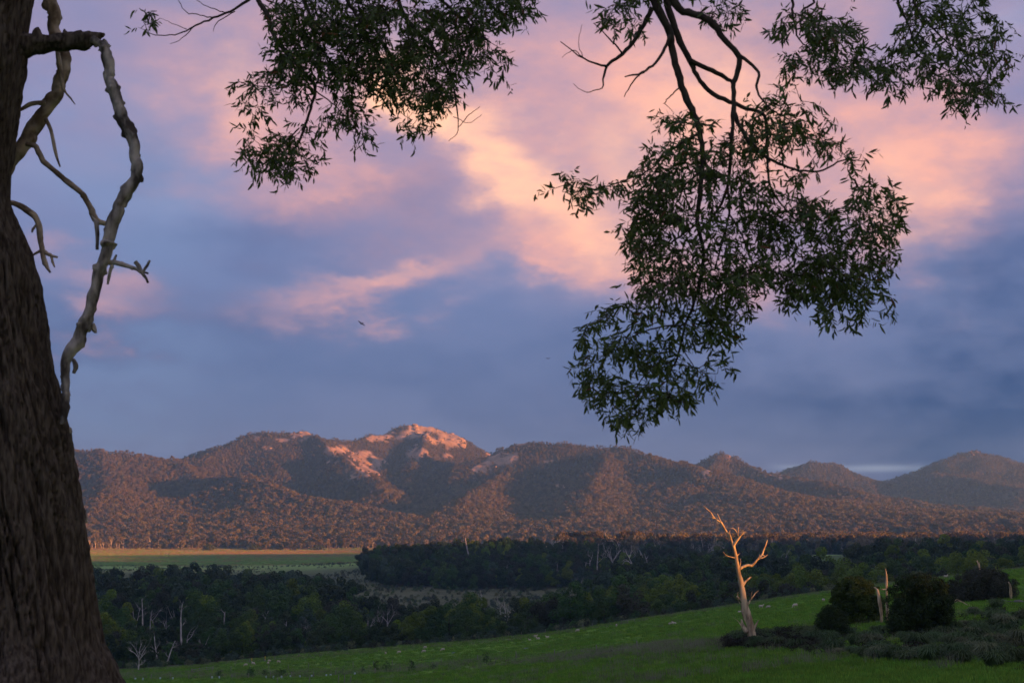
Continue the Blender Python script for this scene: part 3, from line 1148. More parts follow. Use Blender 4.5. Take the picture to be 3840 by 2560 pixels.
# ------------------------------------------------------------------ where the dead trees stand
DEAD = [  # photo x, base y, top y, style, label
    (483, 2202, 2176, 'stub', 'short white dead stem rising from the darkest part of the gully wood'),
    (510, 2345, 2279, 'fork', None), (532, 2350, 2247, 'spar', None), (578, 2334, 2264, 'bushy', None), (621, 2355, 2300, 'bushy', None),
    (648, 2330, 2272, 'fork', None), (679, 2411, 2264, 'spar', 'tallest bare pole among the dead trees of the gully wood'),
    (618, 2452, 2366, 'lean', None), (596, 2445, 2352, 'lean', None), (837, 2363, 2299, 'stub', 'thick split dead stub standing by itself in the gully wood'),
    (976, 2347, 2260, 'lean', 'leaning bare dead tree with one long low limb in the gully wood'), (1073, 2360, 2332, 'stub', None),
    (1152, 2401, 2338, 'bushy', None), (1453, 2347, 2264, 'bushy', None), (1420, 2350, 2285, 'fork', None), (769, 2421, 2376, 'fork', None), (520, 2472, 2399, 'bushy', None),
    (1068, 2163, 2134, 'fork', 'lone dead tree in the scrub beside the valley field'), (1808, 2252, 2213, 'spar', 'thin dead stem at the edge of the open glade'),
    (1894, 2340, 2252, 'bushy', None), (1380, 2358, 2310, 'bushy', None), (560, 2360, 2290, 'spar', None), (700, 2400, 2340, 'fork', None),
    (1762, 2082, 2020, 'stub', 'thick pale broken trunk on the skyline of the knoll wood'), (1958, 2077, 2030, 'lean', None), (2083, 2067, 2014, 'bushy', None),
    (2109, 2090, 2043, 'spar', None), (2081, 2148, 2094, 'lean', None), (1894, 2133, 2104, 'lean', None), (2198, 2130, 2108, 'stub', None), (2216, 2120, 2056, 'fork', None),
    (2239, 2140, 2041, 'spar', None), (2304, 2130, 2046, 'bushy', None), (2382, 2090, 2043, 'bushy', None), (2345, 2092, 2055, 'bushy', None), (2270, 2100, 2058, 'bushy', None),
    (2479, 2125, 2080, 'fork', None), (2167, 2204, 2162, 'bushy', None), (2547, 2067, 2032, 'spar', None), (2600, 2080, 2035, 'bushy', None), (2641, 2102, 2036, 'bushy', None), (2672, 2067, 2028, 'fork', None),
    (2537, 2152, 2088, 'spar', None), (2786, 2062, 2014, 'fork', None), (2837, 2058, 2010, 'bushy', None), (2947, 2121, 2058, 'fork', None), (2996, 2143, 2082, 'lean', None),
    (3054, 2136, 2078, 'bushy', None), (3159, 2139, 2090, 'stub', None), (3181, 2107, 2052, 'fork', None), (2712, 2264, 2206, 'bushy', None), (2820, 2092, 2050, 'spar', None),
    (3314, 2073, 2044, 'lean', None), (3427, 2081, 2008, 'spar', None), (3453, 2082, 2046, 'stub', None), (3543, 2077, 2022, 'bushy', None), (3513, 2046, 2014, 'fork', None),
    (3730, 2072, 2020, 'spar', None), (3350, 2060, 2030, 'fork', None), (2900, 2062, 2018, 'bushy', None), (3000, 2055, 2018, 'bushy', None), (3100, 2052, 2014, 'bushy', None),
    (2420, 2052, 2008, 'bushy', None), (2280, 2046, 1998, 'spar', None), (2300, 2050, 2004, 'bushy', None), (2360, 2044, 2006, 'spar', None), (2475, 2050, 2000, 'fork', None),
]
_dr = random.Random(31)
for _i in range(34):
    _x = 2070 + 1700 * _dr.random()
    _b = 2056 + 10 * _dr.random() - 18 * (_x > 3300)
    DEAD.append((_x, _b, _b - 26 - 26 * _dr.random(), _dr.choice(['bushy', 'bushy', 'fork', 'spar', 'lean']), None))
_g = {}
for k_, d_ in enumerate(DEAD):
    _g.setdefault(0, []).append((d_[0], d_[1]))
DEAD_POS = hits(_g[0], 3.2, 380, 2600)
_DP = np.array([(p.x, p.y) for p in DEAD_POS])


_DE = np.array([ray(d_[0], d_[1]).z / ray(d_[0], d_[1]).y for d_ in DEAD])


def fit_under(P, sc, hgt=10.0, rad=4.2):
    """trees in front of a free-standing dead trunk stay low enough to leave it in view; returns kept rows and sizes"""
    sc = sc.copy()
    for (dx, dy), el_ in zip(_DP, _DE):
        u = dx / dy
        lat = np.abs(P[:, 0] - u * P[:, 1])
        front = (P[:, 1] < dy + 1) & (P[:, 1] > dy - 160) & (lat < rad * sc * .85 + .6)
        lim = (el_ * P[:, 1] - P[:, 2]) / hgt
        sc = np.where(front, np.minimum(sc, lim), sc)
    k = sc > 0.30
    return P[k], sc[k]


# ------------------------------------------------------------------ woods on the valley floor
def valley_woods():
    kinds = ['leaf_dark', 'leaf_dark', 'wood_dark', 'leaf_yellow', 'leaf_grey', 'leaf_brown']
    # fine crowns for the trees that show singly
    crowns = {}
    for kd in ('leaf_dark', 'leaf_yellow', 'leaf_grey', 'leaf_brown'):
        lst = []
        for i in range(4):
            rng = np.random.default_rng(hash((kd, i).__repr__().__len__()) % 1000 + i * 17 + len(kd) * 131)
            R = 4.0 + 0.8 * rng.random()
            Hh = 8.5 + 1.8 * rng.random()
            if kd == 'leaf_grey':
                R, Hh = R * .8, Hh * .75
            cl = dome_clumps(rng, R, Hh, 22, z0=0.05, rmin=.20, rmax=.34)
            V = crown_quads(rng, cl, 120.0, 0.22 if kd != 'leaf_grey' else 0.19, flat=0.85, aspect=0.5, up=0.3, inner=.7)
            lst.append(quads_mesh('crown', V, M[kd]))
        crowns[kd] = lst
    trunks = []
    for i in range(3):
        rng = np.random.default_rng(50 + i)
        mb = MB()
        mb.tube([(0, 0, -.8), (.1, .05, 2), (-.1, .1, 4), (.1, 0, 6.5)], [.26, .2, .15, .06], 6)
        for k in range(5):
            a = rng.random() * 6.28
            z = 2 + rng.random() * 2.5
            mb.tube([(0, 0, z), (math.cos(a) * 1.2, math.sin(a) * 1.2, z + 1.2), (math.cos(a) * 2.2, math.sin(a) * 2.2, z + 3)], [.1, .07, .03], 5)
        trunks.append(mb.mesh('trunk', M['bark_mid']))
    X, Y = jitter_grid(-760, 900, 395, 960, 8.8, 0.42)
    wm = wood_mask(X, Y) == 1
    X, Y = X[wm], Y[wm]
    P = np.stack([X, Y, H(X, Y)], 1)
    P = P[visible(P, 10, 0.002, 12)]
    sc = 0.90 + 0.80 * RNG.random(len(P)) ** 1.4
    e = np.interp(P[:, 0] / P[:, 1], _eu, _ed)
    sc *= 0.82 + 0.18 * smooth(20, 70, P[:, 1] - e)
    ug = P[:, 0] / P[:, 1]
    sc *= np.where((ug > woodland_u(1330)) & (ug < woodland_u(2230)) & (P[:, 1] > 470), .74, 1.0)
    P, sc = fit_under(P, sc)
    fr = np.abs(P[:, 0] / P[:, 1]) < 0.365
    fr &= P[:, 0] / P[:, 1] > woodland_u(330)
    order = np.argsort(np.where(fr, P[:, 1] / sc ** 0.5, 1e9))
    singles = order[:300]
    rest = order[300:]
    kn = fbm(P[:, 0] / 45, P[:, 1] / 45, 2, 61) + 0.35 * RNG.normal(size=len(P))
    labels = {
        'leaf_dark': ('dark_green_tree', 'dark green round-headed tree in the gully wood below the sheep paddock', 'dark green trees of the gully wood'),
        'leaf_yellow': ('yellow_green_tree', 'yellow-green leafy tree standing out among darker trees of the gully wood', 'yellow-green trees of the gully wood'),
        'leaf_grey': ('grey_green_shrub', 'low grey-green feathery shrub between the gully wood trees', 'grey-green shrubs of the gully wood'),
        'leaf_brown': ('brown_tree', 'dull brown thin-leaved tree among green trees of the gully wood', 'brown trees of the gully wood'),
    }
    for q, i in enumerate(singles):
        v = kn[i]
        kd = 'leaf_yellow' if v > 0.22 else ('leaf_brown' if v < -0.62 else ('leaf_grey' if v < -0.42 else 'leaf_dark'))
        nm, lab, grp = labels[kd]
        t = empty(nm, P[i], RNG.random() * 6.28)
        t.scale = (sc[i] * (0.9 + .25 * RNG.random()),) * 2 + (sc[i],)
        tag(t, lab, 'shrub' if kd == 'leaf_grey' else 'tree', grp)
        link('trunk', trunks[q % 3], t)
        link('crown', crowns[kd][int(RNG.integers(0, 4))], t)
    srcs = [wood_mesh(i, M[k]) for i, k in enumerate(['wood_dark', 'leaf_dark', 'wood_dark', 'leaf_brown', 'leaf_dark', 'leaf_yellow', 'wood_dark', 'leaf_grey'])]
    c = source_collection('wood_source', srcs)
    pr = RNG.choice(8, len(rest), p=[.2, .15, .2, .12, .12, .06, .1, .05])
    scatter('gully_wood', P[rest], sc[rest], c, 8, 'dense dark wood filling the gully beyond the sheep paddock', 'woodland', pick=pr, tilt=0.05)
    # scrub under and along the wood
    X, Y = jitter_grid(-500, 560, 330, 960, 3.6, 0.40)
    e = np.interp(X / Y, _eu, _ed)
    wmk = wood_mask(X, Y)
    band = (Y > e + 3) & (Y < e + 60)
    open_ = (wmk == 0) & (Y > e + 60) & (RNG.random(len(X)) < 0.10 + 0.25 * (fbm(X / 30, Y / 30, 3, 63) > 0.1))
    k = (band & (RNG.random(len(X)) < 0.75)) | open_ | ((wmk == 1) & (RNG.random(len(X)) < 0.35))
    k &= ~((X / Y > woodland_u(3300)) & (Y > e + 60) & (wmk == 0))
    P2 = np.stack([X[k], Y[k], H(X[k], Y[k])], 1)
    P2 = P2[visible(P2, 4, 0.002, 8)]
    s2 = 0.55 + 0.7 * RNG.random(len(P2))
    shr = []
    for i, kd in enumerate(['leaf_dark', 'leaf_grey', 'leaf_brown', 'tuss_dry', 'leaf_grey']):
        rng = np.random.default_rng(700 + i)
        V = crown_quads(rng, dome_clumps(rng, 1.3, 1.9, 10, z0=0.05), 110, 0.2, aspect=0.4)
        shr.append(quads_mesh('scrub', V, M[kd]))
    c2 = source_collection('scrub_source', shr)
    scatter('scrub', P2, s2, c2, 5, 'low mixed scrub and rushes along the edges of the gully wood', 'scrub')
    # knoll wood and far wood
    X, Y = jitter_grid(-420, 900, 760, 1345, 8.6, 0.40)
    k = wood_mask(X, Y) == 2
    P3 = np.stack([X[k], Y[k], H(X[k], Y[k])], 1)
    P3 = P3[visible(P3, 12, 0.002, 15)]
    s3 = 0.7 + 0.8 * RNG.random(len(P3)) ** 1.6
    P3, s3 = fit_under(P3, s3)
    pr = RNG.choice(8, len(P3), p=[.2, .14, .16, .18, .1, .06, .1, .06])
    scatter('knoll_wood', P3, s3, c, 8, 'dark wood covering the low knoll in the middle of the valley', 'woodland', pick=pr, tilt=0.05)
    X, Y = jitter_grid(-120, 1100, 1080, 2650, 10.0, 0.40)
    k = wood_mask(X, Y) == 3
    P4 = np.stack([X[k], Y[k], H(X[k], Y[k])], 1)
    P4 = P4[visible(P4, 14, 0.002, 20)]
    s4 = 0.7 + 0.7 * RNG.random(len(P4)) ** 1.4
    P4, s4 = fit_under(P4, s4, 13.0)
    gums = [gum_mesh(i + 20) for i in range(4)] + [wood_mesh(40 + i, M[k]) for i, k in enumerate(['leaf_brown', 'wood_dark', 'leaf_dark', 'leaf_yellow'])]
    c4 = source_collection('far_wood_source', gums)
    pr = RNG.choice(8, len(P4), p=[.1, .1, .1, .1, .25, .17, .14, .04])
    scatter('far_wood', P4, s4, c4, 8, 'belt of sun-topped trees between the knoll and the mountain foot', 'woodland', pick=pr, tilt=0.05)
    # rushes in the left field
    X, Y = jitter_grid(-620, -60, 960, 1500, 5.0, 0.40)
    d = fbm(X / 60, Y / 45, 3, 65)
    k = (wood_mask(X, Y) == 0) & ((d > 0.12) | (Y < 1120)) & (RNG.random(len(X)) < 0.75) & (X / Y < woodland_u(1700))
    P5 = np.stack([X[k], Y[k], H(X[k], Y[k])], 1)
    c5 = source_collection('rush_source', [shr[3], shr[4], shr[2]])
    scatter('field_rushes', P5, 0.4 + 0.45 * RNG.random(len(P5)), c5, 3, 'grey-brown rushes across the damp side of the valley field', 'rushes')
    # dark bushes on the far field
    for px, py, w, lab in [(785, 2063, 58, 'long low dark bush on the tan far field'), (950, 2061, 60, 'flat spreading dark bush on the far field before the forest'),
                           (1050, 2060, 32, 'small round gum on the far field beside the flat bush'), (1098, 2062, 36, 'taller grey gum on the far field beside the small round gum'),
                           (1195, 2060, 50, 'dark bush among bleached dead trees on the far field')]:
        p = hits([(px, py)], 0, 900, 3100)[0]
        mpp = p.y / FPX
        rng = np.random.default_rng(px)
        R = w * mpp / 2
        tl = 'gum' in lab
        Hh = R * (1.5 if tl else 0.75)
        t = empty('far_field_bush', (p.x, p.y, ground(p.x, p.y)))
        tag(t, lab, 'bush', 'bushes on the far field')
        V = crown_quads(rng, dome_clumps(rng, R, Hh, 26, z0=.05, rmin=.15, rmax=.26), 8, 0.7, flat=.8)
        link('crown', quads_mesh('crown', V, M['leaf_brown' if tl else 'wood_dark']), t)
        mb = MB()
        mb.tube([(0, 0, -.5), (.2, 0, Hh * .3), (0, .2, Hh * .6)], [.4, .3, .12], 6)
        link('trunk', mb.mesh('trunk', M['bark_mid']), t)


valley_woods()


# ------------------------------------------------------------------ dead trees
def px_tree(polys, conv, Y, scale, base):
    """first polyline is the trunk, the others its limbs; (x, y, half-width) in a picture crop"""
    out = []
    for pl in polys:
        mb = MB()
        pts = spline([tuple(q) for q in pl], 4)
        w, rr = [], []
        dy = random.uniform(-.25, .25) * (0 if pl is polys[0] else 1)
        k = len(pts)
        for i, q in enumerate(pts):
            px, py = conv(q[0], q[1])
            p = at(px, py, Y)
            p.y += dy * i / k * 3
            w.append(p - base)
            rr.append(max(q[2], 0.6) * scale * Y / FPX)
        mb.tube(w, rr, 9 if pl is polys[0] else 6, 0, 0.22)
        out.append(mb)
    return out


def hero_tree():
    Y = 120.0
    conv = lambda x, y: (2400 + x / 2.24, 1860 + y / 2.24)
    polys = [
        [(948, 1225, 44), (944, 1190, 36), (930, 1100, 31), (905, 1000, 30), (880, 900, 26), (858, 780, 22), (838, 680, 19), (822, 600, 17), (810, 520, 14), (795, 450, 12), (785, 410, 12)],
        [(785, 418, 11), (765, 360, 11), (745, 320, 10), (720, 280, 9), (690, 225, 9), (660, 205, 7), (625, 175, 6), (605, 140, 5), (575, 110, 4), (541, 81, 2)],
        [(680, 215, 5), (668, 180, 4), (657, 143, 2)], [(628, 180, 4), (612, 182, 4), (598, 178, 2)],
        [(765, 352, 6), (752, 310, 5), (756, 285, 2)],
        [(785, 418, 11), (800, 390, 10), (825, 355, 8), (845, 325, 7), (868, 300, 3)],
        [(827, 335, 4), (810, 300, 3), (790, 275, 2.4), (757, 266, 1)], [(822, 322, 3), (830, 280, 2.4), (834, 252, 1)], [(790, 275, 2), (778, 260, 1)],
        [(830, 612, 14), (870, 590, 11), (905, 578, 10), (940, 580, 11), (965, 560, 9), (985, 535, 7), (1010, 515, 8), (1030, 490, 8), (1045, 450, 6), (1065, 400, 5), (1077, 363, 2.5)],
        [(1010, 520, 5), (1045, 510, 4), (1072, 488, 1.5)], [(985, 530, 4), (1002, 500, 3), (1000, 485, 1)], [(1030, 495, 3), (1052, 500, 2), (1060, 510, 1)],
        [(803, 518, 5), (760, 508, 4), (720, 495, 2.4), (688, 462, 1)], [(722, 497, 2), (700, 512, 1)], [(750, 507, 2), (735, 490, 1)],
        [(805, 512, 6), (825, 490, 4), (839, 477, 1)], [(838, 592, 5), (850, 545, 3), (847, 522, 1)],
        [(866, 745, 13), (890, 715, 9), (915, 695, 8), (941, 677, 5)], [(862, 730, 11), (856, 690, 9), (848, 652, 3)],
        [(862, 885, 9), (842, 857, 6), (821, 843, 4)], [(835, 870, 4), (818, 830, 3), (820, 800, 1)], [(840, 900, 4), (820, 870, 2), (805, 840, 1)],
        [(910, 905, 8), (930, 870, 6), (955, 840, 5), (980, 810, 4), (1004, 794, 2)], [(937, 865, 4), (930, 830, 3), (936, 793, 1)],
        [(908, 1065, 18), (872, 1000, 13), (860, 950, 10), (853, 895, 5)], [(905, 1140, 24), (868, 1090, 17), (858, 1035, 6)],
        [(948, 1140, 14), (975, 1080, 9), (1001, 1038, 3)], [(850, 1085, 4), (822, 1045, 2.5), (785, 1018, 1)],
        [(930, 1190, 18), (905, 1215, 14), (885, 1235, 6)], [(955, 1200, 16), (985, 1222, 12), (1005, 1238, 5)],
    ]
    base = at(*conv(945, 1200), Y)
    base.z = ground(base.x, base.y)
    t = empty('dead_tree', base)
    tag(t, 'tall bleached dead tree with twisted sunlit top standing alone on the paddock', 'dead tree')
    owner = {2: 1, 3: 1, 4: 1, 6: 5, 7: 5, 8: 5, 10: 9, 11: 9, 12: 9, 14: 13, 15: 13, 24: 23}
    made = []
    for i, mb in enumerate(px_tree(polys, conv, Y, 1 / 2.24, base)):
        nm = 'trunk' if i == 0 else ('twig' if i in owner else 'branch')
        made.append(link(nm, mb.mesh(nm, M['dead_warm']), made[owner[i]] if i in owner else t))


hero_tree()


def big_valley_tree():
    Y = 790.0
    conv = lambda x, y: (2000 + x / 4.612, 1960 + y / 4.612)
    polys = [
        [(1912, 1330, 26), (1908, 1150, 24), (1880, 1060, 24), (1850, 950, 22), (1820, 870, 18), (1795, 815, 15)],
        [(1800, 825, 14), (1760, 760, 12), (1700, 710, 10), (1640, 660, 8), (1590, 630, 5), (1528, 665, 3)],
        [(1710, 715, 9), (1660, 610, 6), (1610, 520, 4), (1590, 450, 2)], [(1660, 620, 5), (1690, 500, 4), (1700, 420, 3), (1690, 370, 2)],
        [(1640, 665, 5), (1580, 660, 4), (1540, 720, 2)], [(1690, 520, 3), (1730, 470, 3), (1770, 540, 2)], [(1640, 570, 3), (1600, 480, 2)],
        [(1825, 870, 15), (1880, 800, 12), (1940, 755, 10), (1958, 715, 7), (1905, 640, 7), (1880, 560, 6), (1840, 480, 4), (1810, 440, 2)],
        [(1890, 790, 8), (1880, 700, 7), (1860, 600, 5), (1850, 520, 3)], [(1945, 740, 6), (1965, 650, 5), (1930, 560, 4), (1915, 510, 2)],
        [(1935, 620, 4), (1970, 600, 3), (1985, 560, 2)], [(1870, 925, 8), (1905, 870, 6), (1922, 835, 3)],
        [(1835, 890, 8), (1785, 925, 5), (1740, 942, 2)], [(1905, 1110, 9), (1932, 1040, 7), (1920, 980, 4), (1905, 960, 2)],
        [(1930, 1040, 5), (1960, 1025, 3), (1975, 1005, 2)], [(1935, 1105, 6), (2000, 1052, 6), (2060, 1040, 4), (2110, 1082, 2)], [(2050, 1042, 3), (2055, 1025, 2), (2090, 1050, 1)],
    ]
    base = at(*conv(1908, 1330), Y)
    base.z = ground(base.x, base.y)
    t = empty('dead_tree', base)
    tag(t, 'largest bleached dead tree in the valley woods with forked crooked limbs', 'dead tree')
    for i, mb in enumerate(px_tree(polys, conv, Y, 1 / 4.612, base)):
        link('trunk' if i == 0 else 'branch', mb.mesh('trunk' if i == 0 else 'branch', M['dead']), t)


big_valley_tree()


def grow(rng, mb, p, d, ln, r, depth, wig=0.22, up=0.25):
    pts, rad = [p.copy()], [r]
    n = 5
    for i in range(n):
        d = (d + Vector(rng.normal(0, wig, 3)) * (0.6 if depth > 1 else 1) + Vector((0, 0, up * .2))).normalized()
        p = p + d * (ln / n)
        pts.append(p.copy())
        rad.append(r * (1 - 0.72 * (i + 1) / n))
    mb.tube(pts, rad, 5 if depth > 1 else 4)
    if depth <= 0:
        return
    for k in range(2 + int(rng.random() * 2.2)):
        i = int(rng.integers(2, n + 1))
        side = Vector(rng.normal(0, 1, 3))
        side = (side - d * side.dot(d)).normalized()
        nd = (d * 0.75 + side * (0.55 + .35 * rng.random()) + Vector((0, 0, up))).normalized()
        grow(rng, mb, pts[i], nd, ln * (0.45 + .3 * rng.random()), max(rad[i] * .75, 0.02), depth - 1, wig, up)


def snag_parts(rng, hgt, style, r0):
    """trunk and limb meshes of a dead tree"""
    tr = MB()
    d = Vector((rng.normal(0, .05), rng.normal(0, .05), 1)).normalized()
    if style == 'lean':
        d = Vector((rng.choice([-1, 1]) * .35, 0, 1)).normalized()
    frac = {'spar': 1.0, 'stub': 1.0, 'bushy': .45, 'fork': .5, 'lean': .8}[style]
    n = 7
    p = Vector((0, 0, -1.0))
    pts, rad = [p.copy()], [r0 * 1.3]
    L = (hgt + 1) * frac
    for i in range(n):
        d = (d + Vector((rng.normal(0, .06), rng.normal(0, .06), .05))).normalized()
        p = p + d * L / n
        pts.append(p.copy())
        end = .55 if style in ('stub', 'bushy', 'fork') else .22
        rad.append(r0 * (1 - (1 - end) * (i + 1) / n))
    if style in ('stub', 'spar'):
        pts.append(p + d * r0 * 2 + Vector((r0 * .5, 0, 0)))
        rad.append(rad[-1] * .25)
    tr.tube(pts, rad, 7, 0, .15)
    limbs = []
    top = pts[n]
    if style in ('bushy', 'fork'):
        k = 3 + int(rng.random() * 3) if style == 'bushy' else 2
        for i in range(k):
            a = i / k * 6.283 + rng.random()
            mb = MB()
            nd = Vector((math.cos(a) * .62, math.sin(a) * .3, .85)).normalized()
            grow(rng, mb, pts[n - int(rng.integers(0, 2))], nd, hgt * (.42 + .18 * rng.random()), r0 * .5, 2 if style == 'bushy' else 1)
            limbs.append(mb)
    nb = {'spar': 4, 'stub': 1, 'bushy': 3, 'fork': 2, 'lean': 5}[style]
    for i in range(nb):
        j = int(rng.integers(3, n + 1))
        a = rng.choice([0, math.pi]) + rng.normal(0, .6)
        mb = MB()
        nd = Vector((math.cos(a) * .8, math.sin(a) * .5, .45)).normalized()
        grow(rng, mb, pts[j], nd, hgt * (.12 + .16 * rng.random()), max(rad[j] * .45, .04), 1)
        limbs.append(mb)
    return tr, limbs


def dead_trees():
    for k, (px, by, ty, st, lab) in enumerate(DEAD):
        rng = np.random.default_rng(1500 + k)
        p = DEAD_POS[k]
        gz = ground(p.x, p.y)
        top = at(px, ty, p.y)
        hgt = max(5.0, top.z - gz)
        r0 = min(.55, .030 * hgt) * (1.5 if st == 'stub' else 1.0)
        t = empty('dead_tree', (p.x, p.y, gz))
        if lab is None:
            if p.y < 760:
                grp = 'dead trees of the gully wood'
                lab = {'spar': 'bare pole-like dead tree poking through the gully wood', 'fork': 'small forked dead tree among gully wood crowns',
                       'bushy': 'many-branched grey dead tree among gully wood crowns', 'lean': 'leaning grey dead tree in the gully wood', 'stub': 'broken dead stub in the gully wood'}[st]
            elif p.y < 1340:
                grp = 'dead trees of the knoll wood'
                lab = {'spar': 'straight bare dead trunk rising above the knoll wood', 'fork': 'forked pale dead tree above the knoll wood',
                       'bushy': 'widely branched pale dead tree above the knoll wood', 'lean': 'leaning pale dead tree on the knoll wood slope', 'stub': 'snapped pale dead stump in the knoll wood'}[st]
            else:
                grp = 'dead trees of the far tree belt'
                lab = {'spar': 'straight dead trunk in the sunlit tree belt before the mountains', 'fork': 'forked dead tree in the sunlit tree belt before the mountains',
                       'bushy': 'bushy-topped dead tree in the sunlit tree belt before the mountains', 'lean': 'leaning dead tree in the sunlit tree belt before the mountains',
                       'stub': 'dead stump in the sunlit tree belt before the mountains'}[st]
            tag(t, lab, 'dead tree', grp + ' (' + st + ')')
        else:
            tag(t, lab, 'dead tree')
        tr, limbs = snag_parts(rng, hgt, st, r0)
        link('trunk', tr.mesh('trunk', M['dead']), t)
        for mb in limbs:
            link('branch', mb.mesh('branch', M['dead']), t)
    # row of dead trees along the far field
    row = []
    for cx in (165, 187, 210, 255, 268, 310, 325, 370, 385, 415, 430, 460, 530, 568, 602, 612, 628, 645, 672, 700, 820, 925, 1500, 1780, 1865, 1940, 1952, 2000, 2055, 2080, 2135, 2150, 2200, 2215, 2250):
        row.append((250 + cx / 1.96, 2055 if cx < 750 else 2052, cx))
    pos = hits([(a, b) for a, b, _ in row], 0, 1500, 3150)
    meshes = []
    for i in range(7):
        rng = np.random.default_rng(2500 + i)
        tr, limbs = snag_parts(rng, 14, ['bushy', 'fork', 'spar', 'bushy', 'lean', 'stub', 'bushy'][i], .55)
        meshes.append((tr.mesh('trunk', M['dead']), [m_.mesh('branch', M['dead']) for m_ in limbs]))
    for i, (p, rw) in enumerate(zip(pos, row)):
        t = empty('dead_tree', (p.x, p.y, ground(p.x, p.y)), RNG.random() * 6.28)
        s = 0.7 + 0.65 * RNG.random()
        t.scale = (s, s, s)
        tag(t, 'sunlit orange dead tree in the row between far field and mountain forest', 'dead tree', 'row of dead trees along the far field')
        a, bl = meshes[int(RNG.integers(0, 7))]
        link('trunk', a, t)
        for b in bl:
            link('branch', b, t)


dead_trees()


# ------------------------------------------------------------------ sheep
def sheep_mesh(name, pose):
    mb = MB()

    def ell(c, s, tilt=0.0, seg=12, rings=8):
        vs_, fs_ = [], []
        for i in range(rings + 1):
            ph = math.pi * i / rings
            for j in range(seg):
                th = 2 * math.pi * j / seg
                x_, y_, z_ = s[0] * math.sin(ph) * math.cos(th), s[1] * math.sin(ph) * math.sin(th), s[2] * math.cos(ph)
                x2 = x_ * math.cos(tilt) + z_ * math.sin(tilt)
                z2 = -x_ * math.sin(tilt) + z_ * math.cos(tilt)
                vs_.append((c[0] + x2, c[1] + y_, c[2] + z2))
        for i in range(rings):
            for j in range(seg):
                j2 = (j + 1) % seg
                fs_.append((i * seg + j, (i + 1) * seg + j, (i + 1) * seg + j2, i * seg + j2))
        mb.add(vs_, fs_)
    zb = 0.62 if pose != 'lying' else 0.30
    ell((0, 0, zb), (.50, .25, .27))
    ell((-.25, 0, zb + .03), (.27, .25, .27))
    ell((.27, 0, zb + .01), (.25, .23, .27))
    if pose == 'grazing':
        neck = [(.42, 0, zb + .05), (.58, 0, .42), (.68, 0, .24)]
        head = ((.74, 0, .14), (.16, .085, .095), .9)
        ears = (.68, .22)
    else:
        neck = [(.38, 0, zb + .08), (.52, 0, zb + .25), (.58, 0, zb + .38)]
        head = ((.66, 0, zb + .40), (.17, .085, .10), .35)
        ears = (.56, zb + .47)
    mb.tube(spline(neck, 3), [.17, .165, .16, .15, .135, .12, .11], 8)
    ell(*head)
    for sy in (-1, 1):
        mb.tube([(ears[0], sy * .06, ears[1]), (ears[0] - .02, sy * .13, ears[1] - .01), (ears[0] - .02, sy * .18, ears[1] - .02)], [.025, .03, .012], 5)
    if pose != 'lying':
        for x_ in (-.34, .30):
            for sy in (-1, 1):
                k = .04 if x_ < 0 else 0
                mb.tube([(x_, sy * .13, zb - .1), (x_ - k, sy * .13, .32), (x_ + .01 - k * .4, sy * .13, .18), (x_, sy * .13, 0.0)], [.10, .055, .04, .045], 6)
    else:
        for x_ in (-.3, .3):
            for sy in (-1, 1):
                mb.tube([(x_, sy * .18, .12), (x_ + .12, sy * .27, .06), (x_ + .25, sy * .25, .04)], [.07, .045, .035], 6)
    mb.tube([(-.48, 0, zb + .1), (-.54, 0, zb - .02), (-.55, 0, zb - .12)], [.05, .05, .03], 5)
    me = mb.mesh(name, M['wool'])
    tmp = bpy.data.objects.new(name, me)
    COL.objects.link(tmp)
    md = tmp.modifiers.new('r', 'REMESH')
    md.mode = 'VOXEL'
    md.voxel_size = 0.035
    sm = tmp.modifiers.new('s', 'SMOOTH')
    sm.iterations = 3
    dg = bpy.context.evaluated_depsgraph_get()
    out = bpy.data.meshes.new_from_object(tmp.evaluated_get(dg))
    bpy.data.objects.remove(tmp)
    out.materials.clear()
    out.materials.append(M['wool'])
    out.materials.append(M['sheepface'])
    n = len(out.polygons)
    ctr = np.zeros(n * 3, np.float32)
    out.polygons.foreach_get('center', ctr)
    ctr = ctr.reshape(-1, 3)
    hd = np.array(head[0])
    face = (np.linalg.norm(ctr - hd, axis=1) < .17) | ((ctr[:, 2] < .30) & (pose != 'lying'))
    out.polygons.foreach_set('material_index', face.astype(np.int32))
    out.polygons.foreach_set('use_smooth', np.ones(n, bool))
    return out


SHEEP = {p: sheep_mesh('sheep', p) for p in ('grazing', 'standing', 'lying')}


